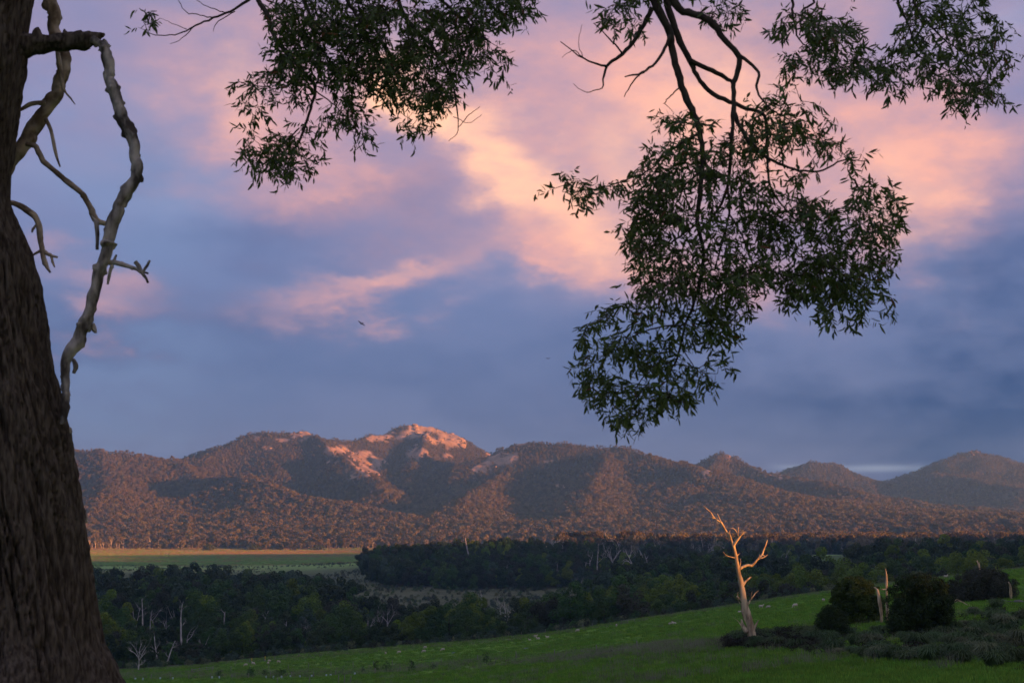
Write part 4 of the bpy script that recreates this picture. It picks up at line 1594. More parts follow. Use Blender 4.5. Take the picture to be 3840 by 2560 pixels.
def sheep():
    near = [
        (922, 2497, 'grazing', -1, 'grey sheep grazing half behind a scrub bush next to the yellow marker posts'),
        (949, 2492, 'grazing', 1, 'pale sheep grazing under the shorter yellow marker post'),
        (1009, 2482, 'grazing', 1, 'fleecy sheep grazing right beside the taller yellow marker post'),
        (1005, 2491, 'grazing', 2, 'sheep with its tail to the camera below the taller yellow marker post'),
        (1044, 2485, 'grazing', 1, 'greyer sheep grazing uphill of the yellow marker posts'),
        (1446, 2454, 'grazing', 2, None), (1497, 2449, 'grazing', -1, None), (1595, 2432, 'grazing', -1, None), (1590, 2447, 'grazing', -1, None), (1661, 2440, 'grazing', -1, None),
        (1987, 2400, 'lying', -1, 'small lamb-like sheep lying by a resting pair on the paddock edge'), (2008, 2391, 'standing', 1, 'sheep standing head up behind a resting sheep'),
        (2018, 2396, 'lying', -1, 'sheep lying in front of the standing head-up sheep'), (2054, 2391, 'lying', -1, 'sheep lying by itself on the paddock above the resting pair'),
        (2167, 2369, 'grazing', -1, None), (2312, 2350, 'grazing', 2, None),
        (2515, 2342, 'lying', 1, 'sheep resting side by side with another in the open grass'), (2529, 2340, 'lying', -1, 'sheep resting side by side with another in the open grass'),
        (2775, 2297, 'lying', 1, 'sheep lying in the grass behind the tall dead tree trunk'), (2854, 2281, 'standing', 1, 'sheep standing head raised near the tall dead tree'),
        (2882, 2282, 'grazing', -1, 'sheep grazing next to the head-raised sheep near the tall dead tree'), (2983, 2277, 'grazing', -1, 'broad sheep grazing between the dead tree and the dark bushes'),
        (3088, 2257, 'grazing', 2, 'sheep grazing close beside the dark round bushes'), (3362, 2203, 'grazing', 1, 'sheep half hidden behind the dark bushes'),
        (3546, 2168, 'standing', 1, 'sheep standing on the ridge between the two big dark bushes')]
    pos = hits([(a, b) for a, b, *_ in near], 0.0, 60, 460)
    for p, (a, b, pose, face, lab) in zip(pos, near):
        rz = {1: RNG.normal(0, .3), -1: math.pi + RNG.normal(0, .3), 2: math.pi / 2 + RNG.normal(0, .35)}[face]
        o = link('sheep', SHEEP[pose], loc=(p.x, p.y, ground(p.x, p.y)))
        o.rotation_euler = (0, 0, rz)
        s = .76 + .1 * RNG.random()
        if lab and 'lamb' in lab:
            s *= .75
        o.scale = (s, s, s)
        if lab and 'side by side' in lab:
            tag(o, lab, 'sheep', 'pair of sheep resting side by side')
        elif lab:
            tag(o, lab, 'sheep', 'sheep on the near paddock')
        else:
            tag(o, 'pale sheep grazing along the upper edge of the paddock by the gully wood', 'sheep', 'sheep grazing along the paddock edge')
    # flock on the far field and on the field at the mountain foot
    far = []
    for i in range(58):
        far.append((350 + RNG.random() ** 1.1 * 620, 2064 + abs(RNG.normal(0, 9)) + 4 * RNG.random()))
    far += [(375, 2080), (412, 2081), (447, 2080), (562, 2088), (622, 2089), (490, 2082), (824, 2083)]
    pos = hits(far, 0, 1400, 3000)
    for p in pos:
        o = link('sheep', SHEEP['grazing'], loc=(p.x, p.y, ground(p.x, p.y)))
        o.rotation_euler = (0, 0, RNG.random() * 6.28)
        o.scale = (.9,) * 3
        tag(o, 'tiny sheep of the flock scattered over the far sunlit field', 'sheep', 'far flock on the sunlit field')
    far = [(3420 + 380 * RNG.random(), 2003 + 18 * RNG.random()) for i in range(24)]
    pos = hits(far, 0, 1700, 3000)
    for p in pos:
        if p.y > 2900:
            continue
        o = link('sheep', SHEEP['grazing'], loc=(p.x, p.y, ground(p.x, p.y)))
        o.rotation_euler = (0, 0, RNG.random() * 6.28)
        o.scale = (.9,) * 3
        tag(o, 'tiny sheep of the flock on the green field at the mountain foot', 'sheep', 'far flock at the mountain foot')


sheep()


# ------------------------------------------------------------------ fences, markers, guards, puddles
def fences():
    lines = [
        ([(440, 2548), (502, 2548), (568, 2547), (638, 2546), (708, 2545), (790, 2545), (870, 2545), (931, 2544), (1013, 2541), (1094, 2540), (1176, 2538), (1258, 2534), (1408, 2527), (1500, 2520)],
         1.15, 'front post and wire fence beside the plastic tree guards'),
        ([(718, 2524), (796, 2519), (866, 2514), (937, 2512), (1008, 2512), (1081, 2509), (1158, 2502), (1241, 2500), (1324, 2498), (1400, 2496), (1471, 2493), (1544, 2491), (1655, 2488), (1791, 2479), (1936, 2468), (2079, 2460), (2236, 2447), (2390, 2437)],
         1.15, 'long post and wire fence dividing the grazed slope from the rough strip'),
        ([(882, 2500), (936, 2486), (990, 2478), (1030, 2473), (1076, 2468), (1120, 2463), (1749, 2402), (1796, 2398), (1851, 2392), (1906, 2387), (1956, 2382), (2045, 2374), (2108, 2367), (2185, 2357), (2222, 2352)],
         1.1, 'fence of thin posts along the foot of the gully wood'),
        ([(1040, 2572), (1162, 2566), (1270, 2562), (1292, 2561), (1315, 2562)], 1.3, 'short fence of dark posts in the nearest grass below the tree guards'),
    ]
    post = MB()
    post.tube([(0, 0, -.4), (.01, 0, .4), (0, .01, .95), (0, 0, 1.0)], [.075, .07, .065, .03], 7)
    pm = post.mesh('post', M['post'])
    for pp, h, lab in lines:
        pos = hits(pp, 0, 60, 460)
        if 'nearest grass' in lab:
            pos = hits([(a, min(b, 2566)) for a, b in pp], 0, 60, 460)
        pos = [p for p in pos if p.y < 450]
        base = pos[0].copy()
        base.z = ground(base.x, base.y)
        f = empty('wire_fence', base)
        tag(f, lab, 'fence')
        tops = []
        for p in pos:
            gz = ground(p.x, p.y)
            o = link('post', pm, f, (p.x - base.x, p.y - base.y, gz - base.z))
            o.scale = (1, 1, h * (.92 + .16 * RNG.random()))
            o.rotation_euler = (RNG.normal(0, .04), RNG.normal(0, .04), RNG.random() * 6)
            tops.append(Vector((p.x - base.x, p.y - base.y, gz - base.z)))
        if len(tops) > 1:
            for zz in (.35, .68, .98):
                mb = MB()
                mb.tube([q + Vector((0, 0, zz * h)) for q in tops], [.004] * len(tops), 3)
                link('wire', mb.mesh('wire', M['wire']), f)
    # timber rails near the wood
    p0, p1 = hits([(2329, 2340), (2379, 2334)], 0, 60, 460)
    base = Vector((p0.x, p0.y, ground(p0.x, p0.y)))
    f = empty('rail_fence', base)
    tag(f, 'short timber rail between two posts at the paddock edge by the wood', 'fence')
    e1 = Vector((p1.x, p1.y, ground(p1.x, p1.y))) - base
    for q in (Vector((0, 0, 0)), e1 * .5, e1):
        link('post', pm, f, q)
    mb = MB()
    mb.tube([Vector((0, 0, .85)), e1 * .5 + Vector((0, 0, .88)), e1 + Vector((0, 0, .85))], [.06, .06, .05], 6)
    link('rail', mb.mesh('rail', M['post']), f)
    p0, p1 = hits([(720, 2522), (800, 2510)], 0, 60, 460)
    base = Vector((p0.x, p0.y, ground(p0.x, p0.y)))
    f = empty('rail_fence', base)
    tag(f, 'low dark timber rails at the corner where scrub meets the paddock', 'fence')
    e1 = Vector((p1.x, p1.y, ground(p1.x, p1.y))) - base
    for k in (0, .33, .66, 1):
        link('post', pm, f, e1 * k)
    for zz in (.35, .75):
        mb = MB()
        mb.tube([Vector((0, 0, zz)), e1 * .5 + Vector((0, 0, zz + .04)), e1 + Vector((0, 0, zz))], [.07, .06, .05], 6)
        link('rail', mb.mesh('rail', M['post']), f)
    # yellow-topped marker posts
    for px, py, s, lab in [(944, 2484, 1.05, 'shorter white marker post with yellow top beside grazing sheep'), (994, 2478, 1.2, 'taller white marker post with yellow top beside grazing sheep')]:
        p = hits([(px, py)], 0, 60, 460)[0]
        t = empty('marker_post', (p.x, p.y, ground(p.x, p.y)))
        tag(t, lab, 'marker post')
        a = MB()
        a.tube([(0, 0, -.3), (0, 0, .45)], [.07, .07], 8)
        link('post', a.mesh('post', M['marker_w']), t)
        b = MB()
        b.tube([(0, 0, .4505), (0, 0, 1.1 * s), (0, 0, 1.12 * s)], [.078, .078, .05], 8)
        link('sleeve', b.mesh('sleeve', M['marker_y']), t)
    # tree guards
    g = MB()
    ring = [(math.cos(k * 2.0944) * .2, math.sin(k * 2.0944) * .2) for k in range(3)]
    vs_ = []
    for z_, k in ((0, 1), (.5, .96), (.5, .84), (0.02, .86)):
        vs_ += [(x_ * k, y_ * k, z_) for x_, y_ in ring]
    fs_ = []
    for i in range(3):
        for j in range(3):
            fs_.append((i * 3 + j, i * 3 + (j + 1) % 3, (i + 1) * 3 + (j + 1) % 3, (i + 1) * 3 + j))
    g.add(vs_, fs_)
    gm = g.mesh('tree_guard', M['guard'], False)
    pp = [(999, 2542), (1026, 2542), (1056, 2541), (1089, 2540), (1125, 2540), (1169, 2538), (1224, 2536), (1240, 2535), (507, 2549), (536, 2549), (649, 2547), (795, 2543), (822, 2543), (1330, 2530), (600, 2547)]
    for p in hits(pp, 0, 60, 460):
        o = link('tree_guard', gm, loc=(p.x, p.y, ground(p.x, p.y)))
        o.rotation_euler = (RNG.normal(0, .1), RNG.normal(0, .1), RNG.random() * 6)
        tag(o, 'pale plastic sleeve guarding a seedling along the front wire fence', 'tree guard', 'plastic tree guards along the fence')
    # puddles
    for px, py, w, lab in [(1705, 2447, 22, 'small pale puddle in the grass below grazing sheep'), (1977, 2434, 20, 'small pale puddle in the grass below the resting sheep')]:
        p = hits([(px, py)], 0, 60, 460)[0]
        mb = MB()
        m_ = p.y / FPX
        n = 22
        pts = []
        for k in range(n):
            a = k / n * 6.283
            rr = 1 + .3 * math.sin(3 * a + px) + .15 * math.sin(5 * a)
            x_, y_ = math.cos(a) * w * .5 * m_ * rr, math.sin(a) * 1.6 * rr
            pts.append((x_, y_))
        zs = max(ground(p.x + a, p.y + b) for a, b in pts) - ground(p.x, p.y) + .02
        mb.add([(a, b, zs) for a, b in pts], [tuple(range(n))])
        o = link('puddle', mb.mesh('puddle', M['water'], False), loc=(p.x, p.y, ground(p.x, p.y)))
        tag(o, lab, 'puddle', kind='structure')


fences()


# ------------------------------------------------------------------ right bank: bushes, snags, tussocks
def bank():
    specs = [  # photo cx, top y, base y, rx, distance, material, fineness, label
        (3218, 2166, 2345, 92, 128, 'leaf_olive', 'bushy', 'olive green rounded bush behind the forked snag on the bank'),
        (3455, 2152, 2398, 122, 102, 'leaf_black', 'upright', 'largest dark bush on the tussock bank with a sunlit tip'),
        (3122, 2268, 2374, 62, 112, 'leaf_black', 'ball', 'small dense dark ball-shaped bush at the foot of the olive bush'),
        (3690, 2142, 2270, 122, 168, 'leaf_brown', 'wide', 'wide dark brown bush in front of a broken stump'),
    ]
    for k, (cx, ty, by, rx, Y, mt_, st, lab) in enumerate(specs):
        rng = np.random.default_rng(4000 + k)
        b = at(cx, by, Y)
        gz = ground(b.x, b.y)
        top = at(cx, ty, Y)
        Hh = top.z - gz
        R = rx * Y / FPX * 1.08
        t = empty('bush', (b.x, b.y, gz))
        tag(t, lab, 'bush', 'bushes on the tussock bank')
        lf = {'bushy': .11, 'upright': .085, 'ball': .07, 'wide': .12}[st]
        cl = dome_clumps(rng, R, Hh, 70, z0=-.03 if st != 'upright' else .04, rmin=.16, rmax=.28, asym=.1)
        cl.append(((0, 0, Hh * .45), R * .62))
        if st == 'upright':
            for q in range(16):
                a = rng.random() * 6.28
                rr = R * .75 * math.sqrt(rng.random())
                zz = Hh * (.98 - .35 * (rr / R) ** 2) * (0.9 + .1 * rng.random())
                cl.append(((math.cos(a) * rr, math.sin(a) * rr, zz), R * .10))
            cl.append(((R * .25, 0, Hh * .97), R * .1))
            cl.append(((-R * .2, 0, Hh * .93), R * .07))
        for q in range(34):
            a, ph_ = rng.random() * 6.28, math.acos(rng.random() * .95)
            cl.append(((math.cos(a) * math.sin(ph_) * R * .98, math.sin(a) * math.sin(ph_) * R * .98, Hh * (.42 + .57 * math.cos(ph_))), R * (.05 + .06 * rng.random())))
        if st == 'ball':
            cl += [((0, 0, Hh * .5), min(R, Hh * .5) * .95)] * 2
        V = crown_quads(rng, cl, 1300 if st != 'wide' else 620, lf, aspect=.32, flat=1.15 if st == 'upright' else .95, inner=.5, up=.7)
        link('crown', quads_mesh('crown', V, M[mt_]), t)
        mb = MB()
        for s in range(3):
            a = s * 2.1 + k
            mb.tube([(0.1 * s, 0, -.3), (math.cos(a) * R * .2, math.sin(a) * R * .2, Hh * .3), (math.cos(a) * R * .35, math.sin(a) * R * .35, Hh * .6)], [.09, .06, .03], 6)
        link('trunk', mb.mesh('trunk', M['bark_mid']), t)
    conv = lambda x, y: (3000 + x / 2.613, 1960 + y / 2.613)

    def snag(polys, Y, lab, name, mm='dead_warm', grp=None):
        b = at(*conv(*polys[0][0][:2]), Y)
        b.z = min(b.z, ground(b.x, b.y))
        t = empty(name, b)
        tag(t, lab, 'dead tree' if 'stump' not in name and 'log' not in name and 'fallen' not in name else name.replace('_', ' '), grp)
        for i, mb in enumerate(px_tree(polys, conv, Y, 1 / 2.613, b)):
            nm = 'trunk' if i == 0 else 'branch'
            link(nm, mb.mesh(nm, M[mm]), t)
    snag([[(858, 960, 14), (852, 800, 13), (850, 690, 11), (848, 580, 12), (846, 510, 8), (838, 445, 2)], [(790, 648, 5), (820, 650, 6), (852, 650, 7)]], 123,
         'pointed splintered snag with a sideways arm between the two green bushes', 'dead_tree')
    snag([[(800, 970, 13), (795, 880, 13), (780, 780, 16), (768, 700, 15), (755, 648, 11)], [(760, 652, 6), (752, 640, 6), (738, 628, 3)]], 121,
         'blunt grey snag leaning beside the pointed splintered snag', 'dead_tree')
    snag([[(1764, 520, 11), (1760, 460, 9), (1750, 410, 8), (1734, 366, 4)], [(1756, 430, 3), (1765, 395, 2), (1775, 380, 1)]], 172, 'broken stump showing above the wide brown bush', 'dead_stump')
    snag([[(2068, 740, 12), (2062, 640, 11), (2055, 600, 8), (2043, 577, 5)]], 160, 'short crooked stump at the end of the wide brown bush', 'dead_stump')
    hp = hits([conv(1640, 812)], 0, 40, 400)[0]
    snag([[(1745, 812, 6), (1690, 806, 5), (1640, 800, 5), (1590, 772, 4), (1530, 750, 3), (1500, 800, 1.5)], [(1690, 806, 4), (1620, 806, 3), (1570, 825, 3), (1450, 832, 1.5)], [(1590, 772, 3), (1545, 765, 2), (1520, 780, 1)]], hp.y - .5,
         'fallen bleached branch lying in the tussocks below the wide brown bush', 'fallen_branch')
    hp = hits([conv(2130, 790)], 0, 40, 400)[0]
    snag([[(2200, 785, 22), (2140, 772, 20), (2095, 775, 14)], [(2110, 770, 5), (2040, 765, 3), (1990, 745, 2)]], hp.y - .6, 'thick grey fallen log on the upper edge of the tussock bank', 'fallen_log', 'dead_grey')
    hp = hits([conv(1390, 1125)], 0, 40, 400)[0]
    snag([[(1382, 1145, 6), (1392, 1125, 7), (1400, 1108, 3)]], hp.y - .2, 'small white broken stick beside the largest dark bush', 'fallen_stick')

    # tussocks
    def tussock_mesh(i, m, n=330, R=.75, Hh=.85):
        rng = np.random.default_rng(5000 + i)
        a = rng.random(n) * 6.283
        r0 = .28 * np.sqrt(rng.random(n))
        out = .25 + .75 * rng.random(n)
        hh = Hh * (.6 + .5 * rng.random(n))
        d = np.stack([np.cos(a), np.sin(a), 0 * a], 1)
        p0 = d * r0[:, None]
        p1 = d * (r0 + R * .45 * out)[:, None] + np.stack([0 * a, 0 * a, hh * .75], 1)
        p2 = d * (r0 + R * 1.0 * out)[:, None] + np.stack([0 * a, 0 * a, hh * (1.0 - .55 * out)], 1)
        s = np.stack([-np.sin(a), np.cos(a), 0 * a], 1) * .016
        q1 = np.stack([p0 - s, p0 + s, p1 + s, p1 - s], 1)
        q2 = np.stack([p1 - s, p1 + s, p2 + s * .3, p2 - s * .3], 1)
        return quads_mesh('tussock', np.concatenate([q1, q2]), m)
    tms = [tussock_mesh(i, M['tussock' if i < 5 else 'tuss_dry']) for i in range(6)]
    xs = np.array([2700, 2800, 3000, 3300, 3600, 3840])
    lo = np.array([2425, 2425, 2448, 2480, 2492, 2520])
    hi = np.array([2412, 2385, 2362, 2352, 2285, 2262])
    pp = []
    for k in range(150):
        x_ = 2720 + (3860 - 2720) * RNG.random() ** .7
        a, b = np.interp(x_, xs, hi), np.interp(x_, xs, lo)
        pp.append((x_, a + (b - a) * RNG.random()))
    for k, p in enumerate(hits(pp, 0, 40, 300)):
        i = int(RNG.integers(0, 6))
        o = link('tussock', tms[i], loc=(p.x, p.y, ground(p.x, p.y) - .05))
        s = .7 + .7 * RNG.random()
        o.scale = (s, s, s * (.85 + .3 * RNG.random()))
        o.rotation_euler = (0, 0, RNG.random() * 6.28)
        if i < 5:
            tag(o, 'green arching grass tussock on the bank around the dark bushes', 'tussock', 'green tussocks on the bank')
        else:
            tag(o, 'straw-coloured arching grass tussock on the bank around the dark bushes', 'tussock', 'straw tussocks on the bank')
    # heath round the dead tree
    hb = []
    for i in range(3):
        rng = np.random.default_rng(5200 + i)
        V = crown_quads(rng, dome_clumps(rng, .6, .5, 10, z0=0), 260, .07, aspect=.4)
        hb.append(quads_mesh('heath', V, M['heath']))
    pp = []
    for k in range(620):
        x_ = 2715 + 385 * RNG.random()
        a = np.interp(x_, [2640, 2760, 2820, 3000, 3100], [2428, 2385, 2372, 2372, 2366])
        b = np.interp(x_, [2640, 2760, 2820, 3000, 3100], [2436, 2428, 2430, 2436, 2440])
        pp.append((x_, a + (b - a) * RNG.random()))
    for k in range(160):
        x_ = 2900 + 960 * RNG.random()
        pp.append((x_, np.interp(x_, xs, hi) + (np.interp(x_, xs, lo) - np.interp(x_, xs, hi)) * RNG.random()))
    ph = np.array([(p.x, p.y, ground(p.x, p.y) - .03) for p in hits(pp, 0, 40, 300)])
    c = source_collection('heath_source', hb)
    scatter('heath_mat', ph, .6 + .7 * RNG.random(len(ph)), c, 3, 'dark low heath matting the ground round the dead tree and tussocks', 'heath')
    # saplings in the fenced strip
    for k, (px, by, w, h, lab) in enumerate([(1361, 2522, 15, 20, 0), (1407, 2522, 26, 42, 0), (1450, 2520, 26, 36, 0), (1544, 2516, 30, 38, 0), (1623, 2508, 20, 22, 0), (1824, 2486, 32, 34, 1),
                                             (940, 2538, 36, 32, 0), (994, 2534, 24, 26, 0), (1055, 2536, 34, 28, 0), (819, 2538, 24, 22, 0), (2290, 2452, 20, 14, 0)]):
        p = hits([(px, by)], 0, 40, 460)[0]
        m_ = p.y / FPX
        rng = np.random.default_rng(5300 + k)
        t = empty('sapling', (p.x, p.y, ground(p.x, p.y)))
        tag(t, 'dark rounded shrub standing alone where the rough strip narrows uphill' if lab else 'young dark sapling planted in the rough fenced strip', 'sapling', None if lab else 'saplings in the fenced strip')
        R, Hh = w * m_ * .55, h * m_ * 1.1
        V = crown_quads(rng, dome_clumps(rng, R, Hh, 18, z0=.08, rmin=.2, rmax=.34), 260, .13, aspect=.35, up=.5)
        link('crown', quads_mesh('crown', V, M['leaf_dark']), t)
        mb = MB()
        mb.tube([(0, 0, -.2), (.02, 0, Hh * .5), (0, 0, Hh * .9)], [.05, .035, .015], 5)
        link('trunk', mb.mesh('trunk', M['bark_mid']), t)


bank()


# ------------------------------------------------------------------ grass
def grass():
    def tuft(i, m, n, R, Hh, wd):
        rng = np.random.default_rng(6000 + i)
        a = rng.random(n) * 6.283
        r0 = R * np.sqrt(rng.random(n))
        lean = .5 * rng.random(n) * Hh
        hh = Hh * (.5 + .7 * rng.random(n))
        d = np.stack([np.cos(a), np.sin(a), 0 * a], 1)
        b = rng.random(n) * 6.283
        s = np.stack([np.cos(b), np.sin(b), 0 * b], 1) * wd
        p0 = d * r0[:, None]
        p1 = p0 + d * lean[:, None] + np.stack([0 * a, 0 * a, hh], 1)
        return quads_mesh('tuft', np.stack([p0 - s, p0 + s, p1 + s * .25, p1 - s * .25], 1), m)
    short = [tuft(i, M['grass'], 40, .35, .16, .014) for i in range(4)]
    tall = [tuft(10 + i, M['stalk'], 16, .25, .55, .008) for i in range(3)] + [tuft(20, M['tuss_dry'], 40, .3, .4, .012)]
    # visible paddock points, denser towards the camera
    n = 90000
    y = 45 + 365 * RNG.random(n) ** 1.35
    u = -0.40 + 0.80 * RNG.random(n)
    x = u * y
    e = np.interp(u, _eu, _ed)
    k = (y < e + 8) & (H(x, y) / y > -0.112)
    P = np.stack([x[k], y[k], H(x[k], y[k]) - .02], 1)
    c = source_collection('grass_source', short)
    scatter('paddock_grass', P, (.7 + .8 * RNG.random(len(P))) * (0.8 + P[:, 1] / 400), c, 4, 'short green grass over the near paddock', 'grass', tilt=.1)
    # pale seed stalks in patches, along the fences and along the paddock edge
    n = 60000
    y = 45 + 365 * RNG.random(n) ** 1.1
    u = -0.40 + 0.80 * RNG.random(n)
    x = u * y
    e = np.interp(u, _eu, _ed)
    h = H(x, y)
    px = 1920 + FPX * u / (_ct + h / y * _st)
    py = 1280 - FPX * ((h / y * _ct - _st) / (_ct + h / y * _st))
    strip = np.interp(px, [400, 1100, 1500, 2000, 2500, 2700], [2536, 2526, 2508, 2474, 2432, 2425])
    wd = np.interp(px, [400, 1100, 1600, 2400], [10, 16, 14, 22])
    instrip = (np.abs(py - strip) < wd) & (px < 2720)
    below = (py > strip + wd * .5) & (fbm(x / 5, y / 9, 3, 71) > .22) & (RNG.random(n) < .30) & (px > 1300)
    edge = (y > e - 22) & (y < e + 6) & (RNG.random(n) < .8)
    mid = (fbm(x / 8, y / 14, 3, 73) > .35) & (RNG.random(n) < .3)
    k = (instrip | below | edge | mid) & (h / y > -0.112) & (y < e + 8)
    P = np.stack([x[k], y[k], h[k] - .02], 1)
    c2 = source_collection('stalk_source', tall)
    scatter('dry_grass', P, .7 + .7 * RNG.random(len(P)), c2, 4, 'pale dry grass stalks in patches and along the fenced strip', 'grass', tilt=.08)

    # knee-high grass of the far fields, which stands up into the low sun
    fg = []
    for i in range(4):
        rng = np.random.default_rng(6100 + i)
        m_ = 46
        p0 = np.stack([rng.normal(0, 1.6, m_), rng.normal(0, 1.6, m_), np.zeros(m_)], 1)
        b = rng.random(m_) * 6.283
        s = np.stack([np.cos(b), np.sin(b), 0 * b], 1) * .16
        hh = .30 + .35 * rng.random(m_)
        p1 = p0 + np.stack([rng.normal(0, .1, m_), rng.normal(0, .1, m_), hh], 1)
        fg.append(quads_mesh('field_tuft', np.stack([p0 - s, p0 + s, p1 + s * .6, p1 - s * .6], 1), M['field_dry' if i < 2 else 'field_green']))
    X, Y = jitter_grid(-1150, 1150, 1500, 2860, 6.5, 0.40)
    k = (wood_mask(X, Y) == 0) & ((X / Y < woodland_u(1500)) | (X / Y > woodland_u(2450)))
    X, Y = X[k], Y[k]
    P = np.stack([X, Y, H(X, Y)], 1)
    P = P[visible(P, 1.0, 0.0015, 10)]
    n1 = fbm(P[:, 0] / 260, P[:, 1] / 420, 4, 101)
    tan = 0.55 * smooth(1850, 2450, P[:, 1] + 500 * n1) + 0.45 * smooth(-.15, .5, fbm((P[:, 0] + .3 * P[:, 1]) / 330, (P[:, 1] - .2 * P[:, 0]) / 210, 5, 111))
    tan = np.where(P[:, 0] / P[:, 1] > woodland_u(2450), .1, tan)
    pick = np.where(RNG.random(len(P)) < tan, RNG.integers(0, 2, len(P)), RNG.integers(2, 4, len(P)))
    scatter('field_grass', P, .8 + .5 * RNG.random(len(P)), source_collection('field_source', fg), 4, 'knee-high green and tan grass over the far fields', 'grass', pick=pick)


grass()


# ------------------------------------------------------------------ birds
def birds():
    for px, py, Y, s, bank_, lab in [(1355, 1213, 160, 1.0, .5, 'dark bird gliding with one wing raised above the twin-topped hill'), (2055, 1344, 210, .8, 0, 'smaller dark bird flying with arched wings beside the hanging leaves')]:
        mb = MB()
        mb.tube([(-.28, 0, 0), (-.15, 0, .0), (0, 0, 0), (.16, 0, .01), (.24, 0, .02)], [.015, .05, .075, .05, .015], 7)
        for sy in (-1, 1):
            w = [(.08, 0), (.1, .25), (.04, .48), (-.02, .5), (-.06, .25), (-.1, 0)]
            zz = lambda v: .25 * v if abs(v) < .3 else .075 + (v - .3) * -.15
            top = [(a, sy * b, zz(b) + .015) for a, b in w]
            bot = [(a, sy * b, zz(b) - .005) for a, b in w]
            n = len(w)
            fs_ = [tuple(range(n)), tuple(range(2 * n - 1, n - 1, -1))] + [(i, (i + 1) % n, n + (i + 1) % n, n + i) for i in range(n)]
            mb.add(top + bot, fs_)
        mb.add([(-.25, -.03, .01), (-.25, .03, .01), (-.42, .08, .01), (-.42, -.08, .01), (-.25, -.03, 0), (-.25, .03, 0), (-.42, .08, 0), (-.42, -.08, 0)],
               [(0, 1, 2, 3), (7, 6, 5, 4), (0, 4, 5, 1), (1, 5, 6, 2), (2, 6, 7, 3), (3, 7, 4, 0)])
        o = link('bird', mb.mesh('bird', M['bird']), loc=at(px, py, Y))
        o.scale = (s, s, s)
        o.rotation_euler = (bank_, .1, 2.2 if bank_ else 1.4)
        tag(o, lab, 'bird')


birds()
# ------------------------------------------------------------------ the near tree
TY = 10.0
PXM = TY / FPX


